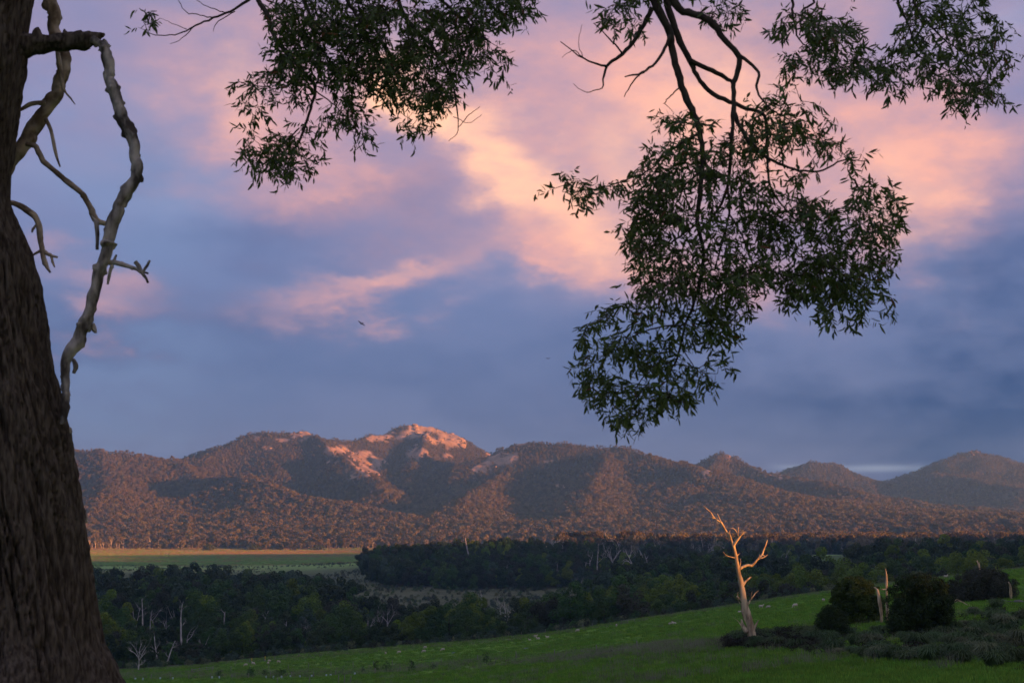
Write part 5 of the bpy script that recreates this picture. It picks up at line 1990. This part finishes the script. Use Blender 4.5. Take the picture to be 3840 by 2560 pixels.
def near_tree():
    nodes = [(-420, 170, .40), (-150, 140, .42), (0, 122, .45), (100, 106, .46), (250, 98, .45), (400, 70, .43), (640, 32, .43), (780, 36, .44), (1000, 122, .46),
             (1330, 176, .50), (1600, 245, .53), (1900, 300, .55), (2200, 347, .58), (2390, 381, .62), (2475, 420, .68), (2560, 455, .76), (2650, 520, .90), (2720, 600, 1.05)]
    base = at(nodes[-2][1], 2660, TY)
    base.x -= .90
    base.z = ground(base.x, TY)
    t = empty('blackwood_tree', base)
    tag(t, 'big dark rough-barked tree framing the view with drooping leafy branches', 'tree')
    # trunk with furrowed bark
    sp = spline([(n_[0], n_[1], n_[2]) for n_ in nodes], 12)
    sp = np.array(sp)[::-1]
    zs = np.array([at(0, q[0], TY).z for q in sp])
    edge = np.array([at(q[1], q[0], TY).x for q in sp])
    rad = sp[:, 2]
    rows = 460
    zi = np.linspace(zs[0], zs[-1], rows)
    cx = np.interp(zi, zs, edge - rad)
    rr = np.interp(zi, zs, rad)
    ns = 340
    th = np.linspace(0, 2 * np.pi, ns, endpoint=False)
    T, Z = np.meshgrid(th, zi)
    R = np.repeat(rr[:, None], ns, 1)
    C = np.repeat(cx[:, None], ns, 1)
    tw = T + .10 * fbm(Z * .9, T * 1.2, 3, 201) + .06 * Z * .4
    a = tw * ns / (2 * np.pi)
    # long interlacing ridges, furrows between them
    seamless = lambda f, q, z_, s: fbm(np.cos(q) * f + 11, np.sin(q) * f + z_, 3, s)
    rid = 1 - np.abs(seamless(7.5, tw, Z * 1.3, 211)) * 2.4
    rid2 = 1 - np.abs(seamless(15, tw, Z * 2.6, 223)) * 2.2
    crack = fbm(T * 12, Z * 9, 2, 229)
    n_a = seamless(8.5, tw, Z * 1.0, 211)
    n_b = seamless(17, tw, Z * 2.2, 223)
    disp = .035 - .085 * np.exp(-(n_a / .085) ** 2) - .028 * np.exp(-(n_b / .07) ** 2) + .012 * crack + .018 * seamless(26, tw, Z * 3.5, 251) + .05 * seamless(1.3, T, Z * .7, 240)
    flare = smooth(-0.6, -1.3, Z) * .10 * np.cos(T * 5 + .4)
    R = R + disp - .05 + flare
    X = C + R * np.cos(T) - base.x
    Y = R * np.sin(T)
    P = np.stack([X, Y, Z - base.z], -1).reshape(-1, 3)
    ii, jj = np.meshgrid(np.arange(rows - 1), np.arange(ns), indexing='ij')
    j2 = (jj + 1) % ns
    F = np.stack([ii * ns + jj, ii * ns + j2, (ii + 1) * ns + j2, (ii + 1) * ns + jj], -1).reshape(-1, 4)
    me = bpy.data.meshes.new('trunk')
    me.from_pydata(P.tolist(), [], F.tolist())
    me.polygons.foreach_set('use_smooth', np.ones(len(F), bool))
    me.materials.append(M['bark'])
    link('trunk', me, t)

    def limb(pl, mm, name='limb', Y=TY, sides=8, wob=.25, dy=0.0):
        mb = MB()
        pts = spline(pl, 12 if len(pl) > 8 else 6)
        k = len(pts)
        w, rad_ = [], []
        sd = int(pl[0][0]) % 97
        if sides > 10:
            sides = 22
        ang = np.linspace(0, 2 * np.pi, sides, endpoint=False)
        big = len(pl) > 8
        ii = np.arange(k)[:, None] * (.16 if big else .3)
        ca, sa = np.cos(ang)[None] * 1.6, np.sin(ang)[None] * 1.6
        gn = 1 + .20 * fbm(ii * .7 + ca + sd, ii * .35 + sa, 3, 301) + .16 * fbm(ca * 2.4 + ii * .25, sa * 2.4 + sd, 2, 305)
        knob = np.maximum(fbm(ii * 1.1 + sd * 3.1, sa * .8 + ca * .5, 2, 307) - .42, 0) * 1.6
        gn = np.broadcast_to(gn + knob, (k, sides))
        for i, q in enumerate(pts):
            kn = float(fbm(np.array(i * .09), np.array(sd * 1.7), 3, 309)) * .22
            jx = float(fbm(np.array(i * .12), np.array(sd + 40.), 2, 303)) * q[2] * .4
            p = at(q[0] + jx, q[1], Y + dy * i / k)
            w.append(p - base)
            rad_.append(max(q[2] * (1 + kn), 1.0) * Y / FPX)
        mb.tube(w, rad_, sides, 0, wob, gn)
        return link(name, mb.mesh(name, mm), t)
    L_, Pl = M['limb'], M['pale_limb']
    limb([(20, 190, 70), (70, 178, 58), (120, 168, 46), (180, 162, 36), (250, 158, 33), (310, 150, 30), (350, 142, 24), (375, 134, 14), (393, 128, 4)], M['bark'], 'limb', sides=14)
    limb([(340, 150, 17), (375, 165, 15), (392, 185, 19), (400, 230, 21), (412, 290, 21), (425, 345, 23), (448, 410, 24), (480, 490, 23), (506, 560, 21), (515, 620, 21), (508, 665, 21), (478, 715, 23),
          (448, 770, 23), (428, 830, 22), (410, 900, 21), (392, 965, 20), (372, 1030, 20), (348, 1110, 21), (325, 1195, 22), (302, 1260, 23), (270, 1310, 23), (248, 1360, 18), (244, 1430, 15), (243, 1500, 14), (240, 1560, 11), (234, 1590, 6)], L_, 'hanging_limb', Y=TY - .15, sides=14, wob=.18)
    limb([(392, 200, 12), (394, 170, 12), (389, 148, 5)], L_, 'broken_stub', Y=TY - .15)
    limb([(190, -80, 26), (194, 20, 25), (203, 100, 25), (222, 165, 24), (245, 195, 22), (244, 250, 22), (222, 305, 24), (205, 360, 25), (165, 420, 24), (120, 485, 26), (80, 545, 24), (45, 610, 22), (5, 680, 16)], Pl, 'limb', Y=TY + .35, sides=12)
    small = [
        [(212, 170, 9), (222, 240, 9), (236, 320, 7), (246, 345, 5), (265, 368, 4), (282, 392, 2)],
        [(170, 385, 9), (120, 390, 9), (75, 412, 7), (20, 432, 5)],
        [(172, 445, 8), (190, 490, 7), (208, 570, 6), (226, 626, 3)],
        [(100, 540, 9), (135, 552, 10), (165, 605, 11), (210, 645, 12), (260, 685, 12), (310, 730, 11), (338, 780, 11), (358, 825, 11), (395, 838, 10)],
        [(362, 830, 9), (366, 880, 8), (366, 936, 5)], [(362, 830, 6), (350, 818, 4), (343, 808, 2)],
        [(15, 758, 13), (60, 766, 11), (118, 800, 12), (142, 835, 12), (150, 905, 11), (160, 950, 10), (175, 995, 8), (189, 1022, 4)],
        [(155, 935, 8), (185, 955, 7), (216, 965, 5)], [(190, 957, 6), (198, 980, 5), (205, 1002, 3)], [(158, 935, 7), (135, 950, 5), (116, 962, 3)], [(138, 840, 6), (125, 858, 5), (120, 872, 3)],
        [(405, 985, 10), (430, 985, 10), (470, 995, 9), (510, 1008, 8), (532, 1022, 7), (548, 1000, 6), (561, 976, 4)],
        [(532, 1020, 6), (520, 1000, 8), (508, 980, 7)], [(532, 1020, 6), (545, 1040, 5), (556, 1060, 4)], [(530, 1018, 4), (545, 1022, 4), (556, 1026, 3)],
        [(425, 985, 8), (415, 1010, 7), (403, 1066, 4)], [(422, 985, 8), (432, 970, 6), (438, 955, 4)],
        [(345, 1215, 9), (352, 1232, 10), (360, 1248, 5)], [(522, 640, 10), (530, 670, 10), (531, 683, 6)], [(262, 1345, 8), (280, 1355, 9), (284, 1375, 11), (276, 1400, 6)],
        [(235, 1625, 16), (255, 1618, 15), (270, 1612, 10)], [(300, 1905, 14), (308, 1925, 18), (316, 1960, 10)],
    ]
    for pl in small:
        limb(pl, L_ if pl[0][0] > 340 or pl[0][1] > 1200 else Pl, 'dead_twig', sides=6, Y=TY - (.1 if pl[0][0] > 340 else -.2))

    # ---------------- living branches
    RY, LY = 9.6, 10.4
    live = [  # (photo polyline with half-width), distance
        ([(2418, -260, 26), (2440, -80, 24), (2454, 8, 22), (2508, 117, 19), (2524, 203, 18), (2548, 297, 17), (2575, 375, 17), (2618, 470, 15), (2634, 563, 13), (2628, 704, 12), (2614, 836, 10), (2636, 945, 9), (2619, 1081, 8), (2571, 1217, 6), (2537, 1346, 5), (2503, 1410, 3)], RY),
        ([(2470, -120, 22), (2501, 8, 18), (2540, 133, 16), (2587, 227, 14), (2618, 290, 11), (2673, 352, 11), (2782, 400, 10), (2868, 438, 8), (2876, 548, 7), (2890, 700, 5), (2960, 800, 4), (3060, 900, 3)], RY + .15),
        ([(2587, 227, 12), (2688, 274, 11), (2751, 313, 9)], RY + .15),
        ([(2480, -100, 24), (2548, 31, 20), (2626, 59, 18), (2673, 86, 17), (2720, 156, 14), (2771, 207, 14), (2767, 266, 13), (2751, 329, 12), (2759, 438, 11), (2814, 532, 10), (2884, 595, 8), (2978, 634, 6), (3072, 642, 5), (3158, 602, 4), (3252, 606, 2)], RY - .2),
        ([(2776, 207, 9), (2845, 274, 7), (2837, 329, 6), (2880, 400, 4), (2960, 450, 3)], RY - .2),
        ([(2751, 352, 10), (2743, 548, 9), (2728, 704, 8), (2681, 800, 6), (2600, 900, 4)], RY),
        ([(2728, 704, 6), (2735, 802, 6), (2700, 930, 5), (2680, 1010, 3)], RY + .1), ([(2735, 802, 5), (2790, 900, 4), (2830, 1000, 3), (2900, 1080, 2)], RY + .2),
        ([(2446, 31, 13), (2391, 133, 10), (2336, 203, 9), (2274, 250, 7), (2258, 336, 3)], RY + .1),
        ([(2274, 250, 6), (2188, 219, 4), (2102, 156, 2)], RY + .1), ([(2336, 203, 5), (2297, 156, 4), (2227, 86, 2)], RY + .1), ([(2260, 330, 3), (2200, 345, 2), (2150, 315, 1.2)], RY + .1),
        ([(2190, 220, 3), (2150, 190, 2), (2110, 215, 1)], RY + .1), ([(2190, 222, 2), (2170, 160, 1.5), (2180, 90, 1)], RY + .1), ([(2300, 160, 3), (2310, 130, 2), (2300, 105, 1)], RY + .1),
        ([(2512, 133, 9), (2477, 211, 7), (2422, 266, 6), (2344, 290, 3)], RY), ([(2422, 266, 4), (2380, 300, 4), (2340, 362, 2)], RY), ([(2548, 330, 4), (2510, 365, 3), (2490, 390, 2)], RY),
        ([(2620, 500, 7), (2520, 560, 5), (2430, 640, 4), (2300, 690, 3), (2200, 715, 2), (2110, 720, 1.5)], RY - .1),
        ([(2630, 640, 6), (2540, 720, 5), (2450, 800, 3)], RY + .1), ([(2614, 836, 6), (2530, 900, 5), (2450, 960, 3)], RY), ([(2960, 800, 4), (3060, 800, 3), (3180, 790, 2), (3300, 760, 1.5)], RY + .2),
        ([(2571, 1217, 5), (2460, 1230, 4), (2350, 1270, 3)], RY - .1), ([(2537, 1346, 4), (2440, 1390, 3), (2360, 1480, 2)], RY), ([(2571, 1217, 3), (2560, 1300, 3), (2620, 1390, 2), (2690, 1400, 1.5)], RY + .1),
        ([(3060, 900, 3), (3150, 960, 2.5), (3230, 1040, 2)], RY + .2),
        # upper left
        ([(940, -120, 13), (969, 0, 12), (1003, 54, 12), (1024, 129, 11), (1078, 204, 10), (1146, 279, 9), (1180, 326, 8), (1166, 408, 7), (1132, 510, 6), (1098, 580, 4)], LY),
        ([(1060, -120, 12), (1150, 20, 9), (1180, 150, 7), (1200, 260, 6), (1180, 330, 5)], LY + .2), ([(1270, -130, 12), (1302, 0, 10), (1357, 88, 8), (1390, 180, 6), (1400, 290, 4), (1350, 420, 3)], LY - .1),
        ([(1480, -120, 12), (1506, 34, 10), (1561, 116, 8), (1622, 177, 7), (1683, 272, 5), (1710, 380, 4), (1717, 490, 2), (1680, 530, 1.2)], LY + .1), ([(1560, -110, 10), (1650, 0, 8), (1760, 90, 6), (1840, 160, 4)], LY),
        ([(1717, 480, 2), (1760, 430, 2), (1800, 400, 1.2)], LY + .1), ([(1700, 440, 2), (1760, 460, 1.5), (1810, 430, 1)], LY + .1), ([(1622, 177, 4), (1600, 300, 3), (1570, 430, 2)], LY),
        ([(960, -20, 8), (881, 34, 6), (799, 68, 5), (724, 102, 4), (656, 129, 3), (568, 129, 2), (541, 85, 1.5)], LY + .2), ([(799, 68, 3), (740, 55, 2.5), (690, 40, 2), (660, -20, 1.5)], LY + .2),
        ([(724, 102, 3), (690, 140, 2), (640, 165, 1.2)], LY + .2), ([(850, 50, 3), (790, 30, 2), (720, -10, 1.5)], LY + .2), ([(700, 112, 2), (650, 90, 1.5), (600, 70, 1)], LY + .2), ([(881, 40, 3), (810, 90, 2), (800, 122, 1)], LY + .2),
        ([(1120, 480, 4), (1060, 540, 3), (980, 555, 2)], LY), ([(1078, 204, 5), (1100, 290, 4), (1060, 330, 3), (960, 320, 2)], LY - .1), ([(1180, 340, 4), (1260, 400, 3), (1340, 490, 2)], LY),
        # upper right
        ([(2940, -120, 9), (2970, 0, 7), (2975, 60, 6), (3000, 150, 4), (3080, 210, 3), (3220, 270, 2)], RY + .4), ([(3040, -100, 8), (3050, 10, 6), (3010, 40, 5), (3000, 130, 3)], RY + .4),
        ([(3360, -120, 9), (3370, 20, 7), (3400, 80, 5), (3450, 190, 4), (3560, 270, 3), (3640, 340, 2)], RY + .5), ([(3420, -100, 8), (3435, 30, 7), (3500, 110, 5), (3600, 190, 3), (3720, 200, 2)], RY + .6),
        ([(3500, 110, 4), (3600, 90, 3), (3690, 50, 2)], RY + .6), ([(3400, 90, 3), (3350, 180, 3), (3340, 280, 2)], RY + .5),
    ]
    nodes_p, nodes_r, nodes_o = [], [], []
    br_objs = []
    for pl, Yd in live:
        mb = MB()
        dy = random.uniform(-.25, .25)
        pts = spline(pl, 5)
        w, rad_ = [], []
        k = len(pts)
        for i, q in enumerate(pts):
            p = at(q[0] + random.gauss(0, 1.5), q[1] + random.gauss(0, 1.5), Yd + dy * i / k)
            w.append(p - base)
            rad_.append(max(q[2] * .82, .9) * Yd / FPX)
            nodes_p.append(p)
            nodes_r.append(rad_[-1])
            nodes_o.append(len(br_objs))
        mb.tube(w, rad_, 7 if pl[0][2] > 6 else 5, 0, .2)
        br_objs.append(link('branch', mb.mesh('branch', M['branch']), t))
    # big limbs above the frame that carry them
    def world_limb(pts, name='limb'):
        mb = MB()
        s = spline(pts, 5)
        mb.tube([Vector(q[:3]) - base for q in s], [q[3] for q in s], 10, 0, .2)
        link(name, mb.mesh(name, M['bark']), t)
    tp = at(170, -420, TY)
    cx0 = tp.x - .40
    world_limb([(cx0, TY, tp.z - .5, .38), (cx0 + .1, TY, tp.z + .8, .33), (cx0 - .3, TY + .3, tp.z + 2.2, .25), (cx0 - .6, TY + .2, tp.z + 3.6, .12)])
    world_limb([(cx0 + .05, TY, tp.z + .3, .24), (-2.6, 10.1, 5.7, .19), (-1.6, 10.3, 5.6, .15), (-.8, 10.3, 5.3, .12), (0.3, 9.9, 5.2, .10), (.95, 9.65, 4.8, .08), (.93, 9.6, 4.25, .052)])
    for (px, Yd, rt) in [((940, -120), LY, -1.62), ((1060, -120), LY, -1.55), ((1270, -130), LY, -1.1), ((1480, -120), LY, -.8), ((1560, -110), LY, -.6)]:
        e_ = at(px[0], px[1], Yd)
        world_limb([(rt, 10.3, 5.45, .06), ((rt + e_.x) / 2, 10.35, 5.0, .045), (e_.x, e_.y, e_.z - .02, .024)], 'branch')
    world_limb([(.3, 9.9, 5.2, .09), (1.4, 10, 5.3, .08), (2.3, 10.1, 4.9, .06), (2.9, 10.1, 4.5, .03)])
    for px in [(2940, -120), (3040, -100), (3360, -120), (3420, -100)]:
        e_ = at(px[0], px[1], RY + .5)
        world_limb([(2.0 + (px[0] - 2940) / 900, 10.05, 5.0, .04), ((e_.x + 2.2) / 2 + .1, 10.05, 4.5, .03), (e_.x, e_.y - .05, e_.z - .02, .018)], 'branch')
    for px in [(2470, -120), (2480, -100)]:
        e_ = at(px[0], px[1], RY)
        world_limb([(.95, 9.65, 4.8, .07), (e_.x - .02, 9.62, 4.4, .055), (e_.x, e_.y, e_.z - .02, .043)], 'branch')

    # ---------------- leaf sprays
    blobs = [  # photo x, y, rx, ry, density, distance
        (2500, 430, 60, 80, .5, RY), (2560, 560, 130, 130, .8, RY), (2700, 620, 170, 130, .7, RY), (2410, 680, 110, 70, .7, RY), (2130, 715, 75, 60, .8, RY - .1), (2230, 715, 60, 40, .5, RY - .1),
        (2540, 740, 160, 130, 1.0, RY), (2480, 800, 120, 90, 1.0, RY), (2850, 480, 150, 100, .7, RY), (3010, 450, 110, 80, .55, RY - .2), (2930, 390, 80, 60, .5, RY), (3100, 560, 70, 60, .5, RY - .2), (3180, 590, 80, 35, .5, RY - .2),
        (2900, 740, 170, 120, .8, RY + .1), (3270, 790, 120, 100, 1.0, RY + .2), (3000, 900, 220, 150, .9, RY + .1), (3200, 960, 150, 140, 1.0, RY + .2), (3180, 1120, 130, 90, .9, RY + .2), (3080, 1060, 140, 90, .9, RY + .1), (3280, 1130, 60, 60, .5, RY + .2),
        (2420, 900, 85, 110, .9, RY), (2510, 1000, 150, 130, 1.15, RY), (2700, 1080, 190, 90, 1.1, RY), (2880, 1080, 150, 80, 1.0, RY), (2640, 1190, 140, 80, 1.0, RY), (2800, 900, 120, 110, .5, RY), (2720, 960, 100, 90, .4, RY),
        (2300, 1290, 120, 130, 1.0, RY - .1), (2280, 1400, 110, 120, 1.0, RY), (2400, 1450, 140, 100, 1.0, RY), (2550, 1430, 110, 90, .8, RY), (2680, 1400, 70, 60, .8, RY + .1), (2350, 1180, 90, 55, .8, RY - .1), (2760, 1240, 60, 40, .7, RY),
        (2370, 1560, 60, 50, .6, RY), (2440, 1330, 110, 80, .7, RY), (2330, 1510, 80, 60, .8, RY),
        (2300, 40, 60, 70, .8, RY + .1), (2390, 30, 60, 50, .6, RY), (2360, 100, 40, 40, .5, RY), (2704, 40, 85, 45, .7, RY), (2440, -120, 200, 90, .8, RY),
        (3017, 125, 110, 100, .95, RY + .4), (3150, 190, 120, 100, .95, RY + .4), (3220, 266, 120, 60, .9, RY + .4), (3120, 90, 90, 60, .7, RY + .4), (2930, 200, 60, 60, .5, RY + .4), (2980, 270, 60, 50, .5, RY + .4),
        (3487, 78, 140, 80, .9, RY + .5), (3440, 196, 100, 90, .9, RY + .5), (3604, 258, 150, 100, 1.0, RY + .5), (3650, 355, 110, 55, .8, RY + .5), (3690, 60, 100, 60, .6, RY + .6), (3346, 290, 80, 60, .7, RY + .5), (3740, 190, 60, 60, .6, RY + .6), (3620, 120, 110, 80, .8, RY + .6), (3540, -60, 200, 80, .7, RY + .5),
        (1248, 60, 230, 110, 1.2, LY), (1180, 170, 150, 120, 1.2, LY), (1384, 170, 200, 140, 1.3, LY), (1588, 102, 230, 120, 1.2, LY), (1792, 60, 190, 100, 1.0, LY), (1900, 20, 120, 60, .8, LY), (1384, 306, 150, 80, 1.2, LY), (1588, 272, 150, 110, 1.1, LY),
        (1792, 170, 110, 90, .8, LY), (1600, 370, 100, 60, .9, LY), (976, 326, 95, 65, .7, LY), (1090, 310, 110, 70, .9, LY), (960, 400, 60, 50, .5, LY), (1282, 410, 100, 60, .8, LY), (1350, 490, 50, 55, .8, LY), (1561, 470, 55, 45, .8, LY), (1200, 400, 60, 60, .6, LY),
        (990, 550, 105, 70, .9, LY), (1095, 585, 100, 70, .9, LY), (1146, 500, 60, 50, .6, LY), (1020, 632, 80, 40, .7, LY), (1826, 292, 80, 45, .6, LY), (1112, 200, 80, 80, .9, LY), (1040, 60, 60, 50, .6, LY), (545, 75, 35, 50, .45, LY + .2), (1450, -120, 400, 110, 1.0, LY),
    ]
    rng = np.random.default_rng(77)
    targets = []
    for (bx, by, rx, ry, den, Yd) in blobs:
        n = max(2, int(math.pi * rx * ry / 330 * den))
        for i in range(n):
            a = rng.random() * 6.283
            q = math.sqrt(rng.random())
            tx, ty = bx + math.cos(a) * q * rx, by + math.sin(a) * q * ry
            if float(fbm(np.array(tx / 62), np.array(ty / 54), 2, 401)) < -.17:
                continue
            targets.append(at(tx, ty, Yd + rng.normal(0, .28)))
    NP = np.array([tuple(p) for p in nodes_p])
    TP = np.array([tuple(p) for p in targets])
    dmin = np.full(len(TP), 1e9)
    near = np.zeros(len(TP), int)
    dist = np.linalg.norm(TP[:, None] - NP[None], axis=2)
    near = dist.argmin(1)
    dmin = dist.min(1)
    NPl = [tuple(q) for q in NP]
    todo = set(range(len(TP)))
    twig_mbs = [MB() for _ in range(8)]
    sprigs = []
    mask = np.ones(len(TP), bool)
    while mask.any():
        i = int(np.where(mask, dmin, 1e9).argmin())
        mask[i] = False
        a = Vector(NPl[near[i]])
        b = Vector(TP[i])
        d = b - a
        L_n = d.length
        mid1 = a + d * .33 + Vector(rng.normal(0, .06 * L_n, 3)) + Vector((0, 0, -.04 * L_n))
        mid2 = a + d * .68 + Vector(rng.normal(0, .07 * L_n, 3)) + Vector((0, 0, .05 * L_n))
        path = [a, mid1, mid2, b]
        r0 = .0022 + .0035 * min(1, L_n / .4)
        twig_mbs[i % 8].tube([p - base for p in path], [r0, r0 * .85, r0 * .7, .0016], 3)
        sprigs.append((b, (b - mid2).normalized()))
        if L_n > .12:
            sprigs.append((mid2, (b - mid1).normalized()))
        new = [tuple(mid1), tuple(mid2), tuple(b)]
        for q in new:
            NPl.append(q)
            dd = np.linalg.norm(TP - np.array(q), axis=1) * 1.02
            up = mask & (dd < dmin)
            dmin[up] = dd[up]
            near[up] = len(NPl) - 1
    # leaf templates
    temps = []
    for k in range(6):
        prof = [(0, .05), (.12, .45), (.35, .95), (.6, 1.0), (.82, .6), (1.0, .04)]
        bend = [.05, .12, .2, -.1, .28, .0][k]
        droop = [.0, .1, .18, .05, .1, .22][k]
        V = []
        for (s, w) in prof:
            x_ = bend * s * s
            z_ = -droop * s * s
            V += [(x_ - .12 * w, s, z_ + .02 * w), (x_, s, z_ - .015 * w), (x_ + .12 * w, s, z_ + .02 * w)]
        Fc = []
        for i in range(len(prof) - 1):
            for j in range(2):
                Fc.append((i * 3 + j, i * 3 + j + 1, (i + 1) * 3 + j + 1, (i + 1) * 3 + j))
        temps.append((np.array(V), Fc))
    leaves = []
    for (p, dr) in sprigs:
        n = int(rng.integers(6, 11))
        L_n = .07 + .07 * rng.random()
        cur = p.copy()
        dd = dr.copy()
        for i in range(n):
            dd = (dd + Vector(rng.normal(0, .25, 3)) + Vector((0, 0, -.12))).normalized()
            cur = cur + dd * (L_n / n)
            ld = (dd * .45 + Vector(rng.normal(0, .55, 3)) + Vector((0, 0, -.38))).normalized()
            nv = Vector(rng.normal(0, 1, 3))
            xv = ld.cross(nv).normalized()
            zv = xv.cross(ld)
            ln = .036 + .048 * rng.random() ** 1.5
            leaves.append((cur.copy(), Matrix((xv, ld, zv)).transposed(), ln, int(rng.integers(0, 6)), rng.random() < .02))
    size = np.array([l[2] / l[0].y if l[0].z / l[0].y < .375 else 0 for l in leaves])
    order = np.argsort(-size)
    single = set(order[:300].tolist())
    tm_obj = {}
    for i in single:
        p, R3, ln, k, old = leaves[i]
        key = (k, old)
        if key not in tm_obj:
            me = bpy.data.meshes.new('leaf')
            me.from_pydata(temps[k][0].tolist(), [], temps[k][1])
            me.materials.append(M['leaf_old' if old else 'leaf'])
            tm_obj[key] = me
        o = link('leaf', tm_obj[key], br_objs[nodes_o[int(np.linalg.norm(NP - np.array(p), axis=1).argmin())]])
        o.matrix_local = Matrix.Translation(p - base) @ R3.to_4x4() @ Matrix.Scale(ln, 4)
    for old in (False, True):
        VV, FF, off = [], [], 0
        for i, (p, R3, ln, k, od) in enumerate(leaves):
            if i in single or od != old:
                continue
            v = temps[k][0] * ln
            VV.append(v @ np.array(R3).T + np.array(p - base))
            FF.extend([tuple(j + off for j in f) for f in temps[k][1]])
            off += len(v)
        me = bpy.data.meshes.new('foliage')
        me.from_pydata(np.concatenate(VV).tolist(), [], FF)
        me.materials.append(M['leaf_old' if old else 'leaf'])
        o = link('foliage', me, t)
        o['kind'] = 'stuff'
        if old:
            o['label'] = 'withered brown leaves'
    for mb in twig_mbs:
        o = link('twigs', mb.mesh('twigs', M['branch']), t)
        o['kind'] = 'stuff'
    print('leaves', len(leaves), 'sprigs', len(sprigs))


near_tree()


# ------------------------------------------------------------------ haze
def haze():
    zlo = float(GZ.min()) - 1.0
    zhi = float(GZ.max()) + 30.0
    bx0, bx1, by0, by1 = GX.min() - 60, GX.max() + 60, GY.min() - 60, GY.max() + 60
    mb = MB()
    v = [(x_, y_, z_) for z_ in (zlo, zhi) for x_, y_ in ((bx0, by0), (bx1, by0), (bx1, by1), (bx0, by1))]
    mb.add(v, [(3, 2, 1, 0), (4, 5, 6, 7), (0, 1, 5, 4), (1, 2, 6, 5), (2, 3, 7, 6), (3, 0, 4, 7)])
    m = bpy.data.materials.new('haze')
    m.use_nodes = True
    nt = m.node_tree
    nt.nodes.clear()
    pv = nt.nodes.new('ShaderNodeVolumePrincipled')
    pv.inputs['Color'].default_value = (0.36, 0.70, 1.0, 1)
    pv.inputs['Density'].default_value = HAZE_DENSITY
    pv.inputs['Absorption Color'].default_value = (1, 1, 1, 1)
    pv.inputs['Anisotropy'].default_value = 0.6
    out = nt.nodes.new('ShaderNodeOutputMaterial')
    nt.links.new(pv.outputs[0], out.inputs['Volume'])
    o = link('haze', mb.mesh('haze', m, False))
    tag(o, 'thin blue evening haze filling the valley air', 'haze', kind='stuff')


haze()
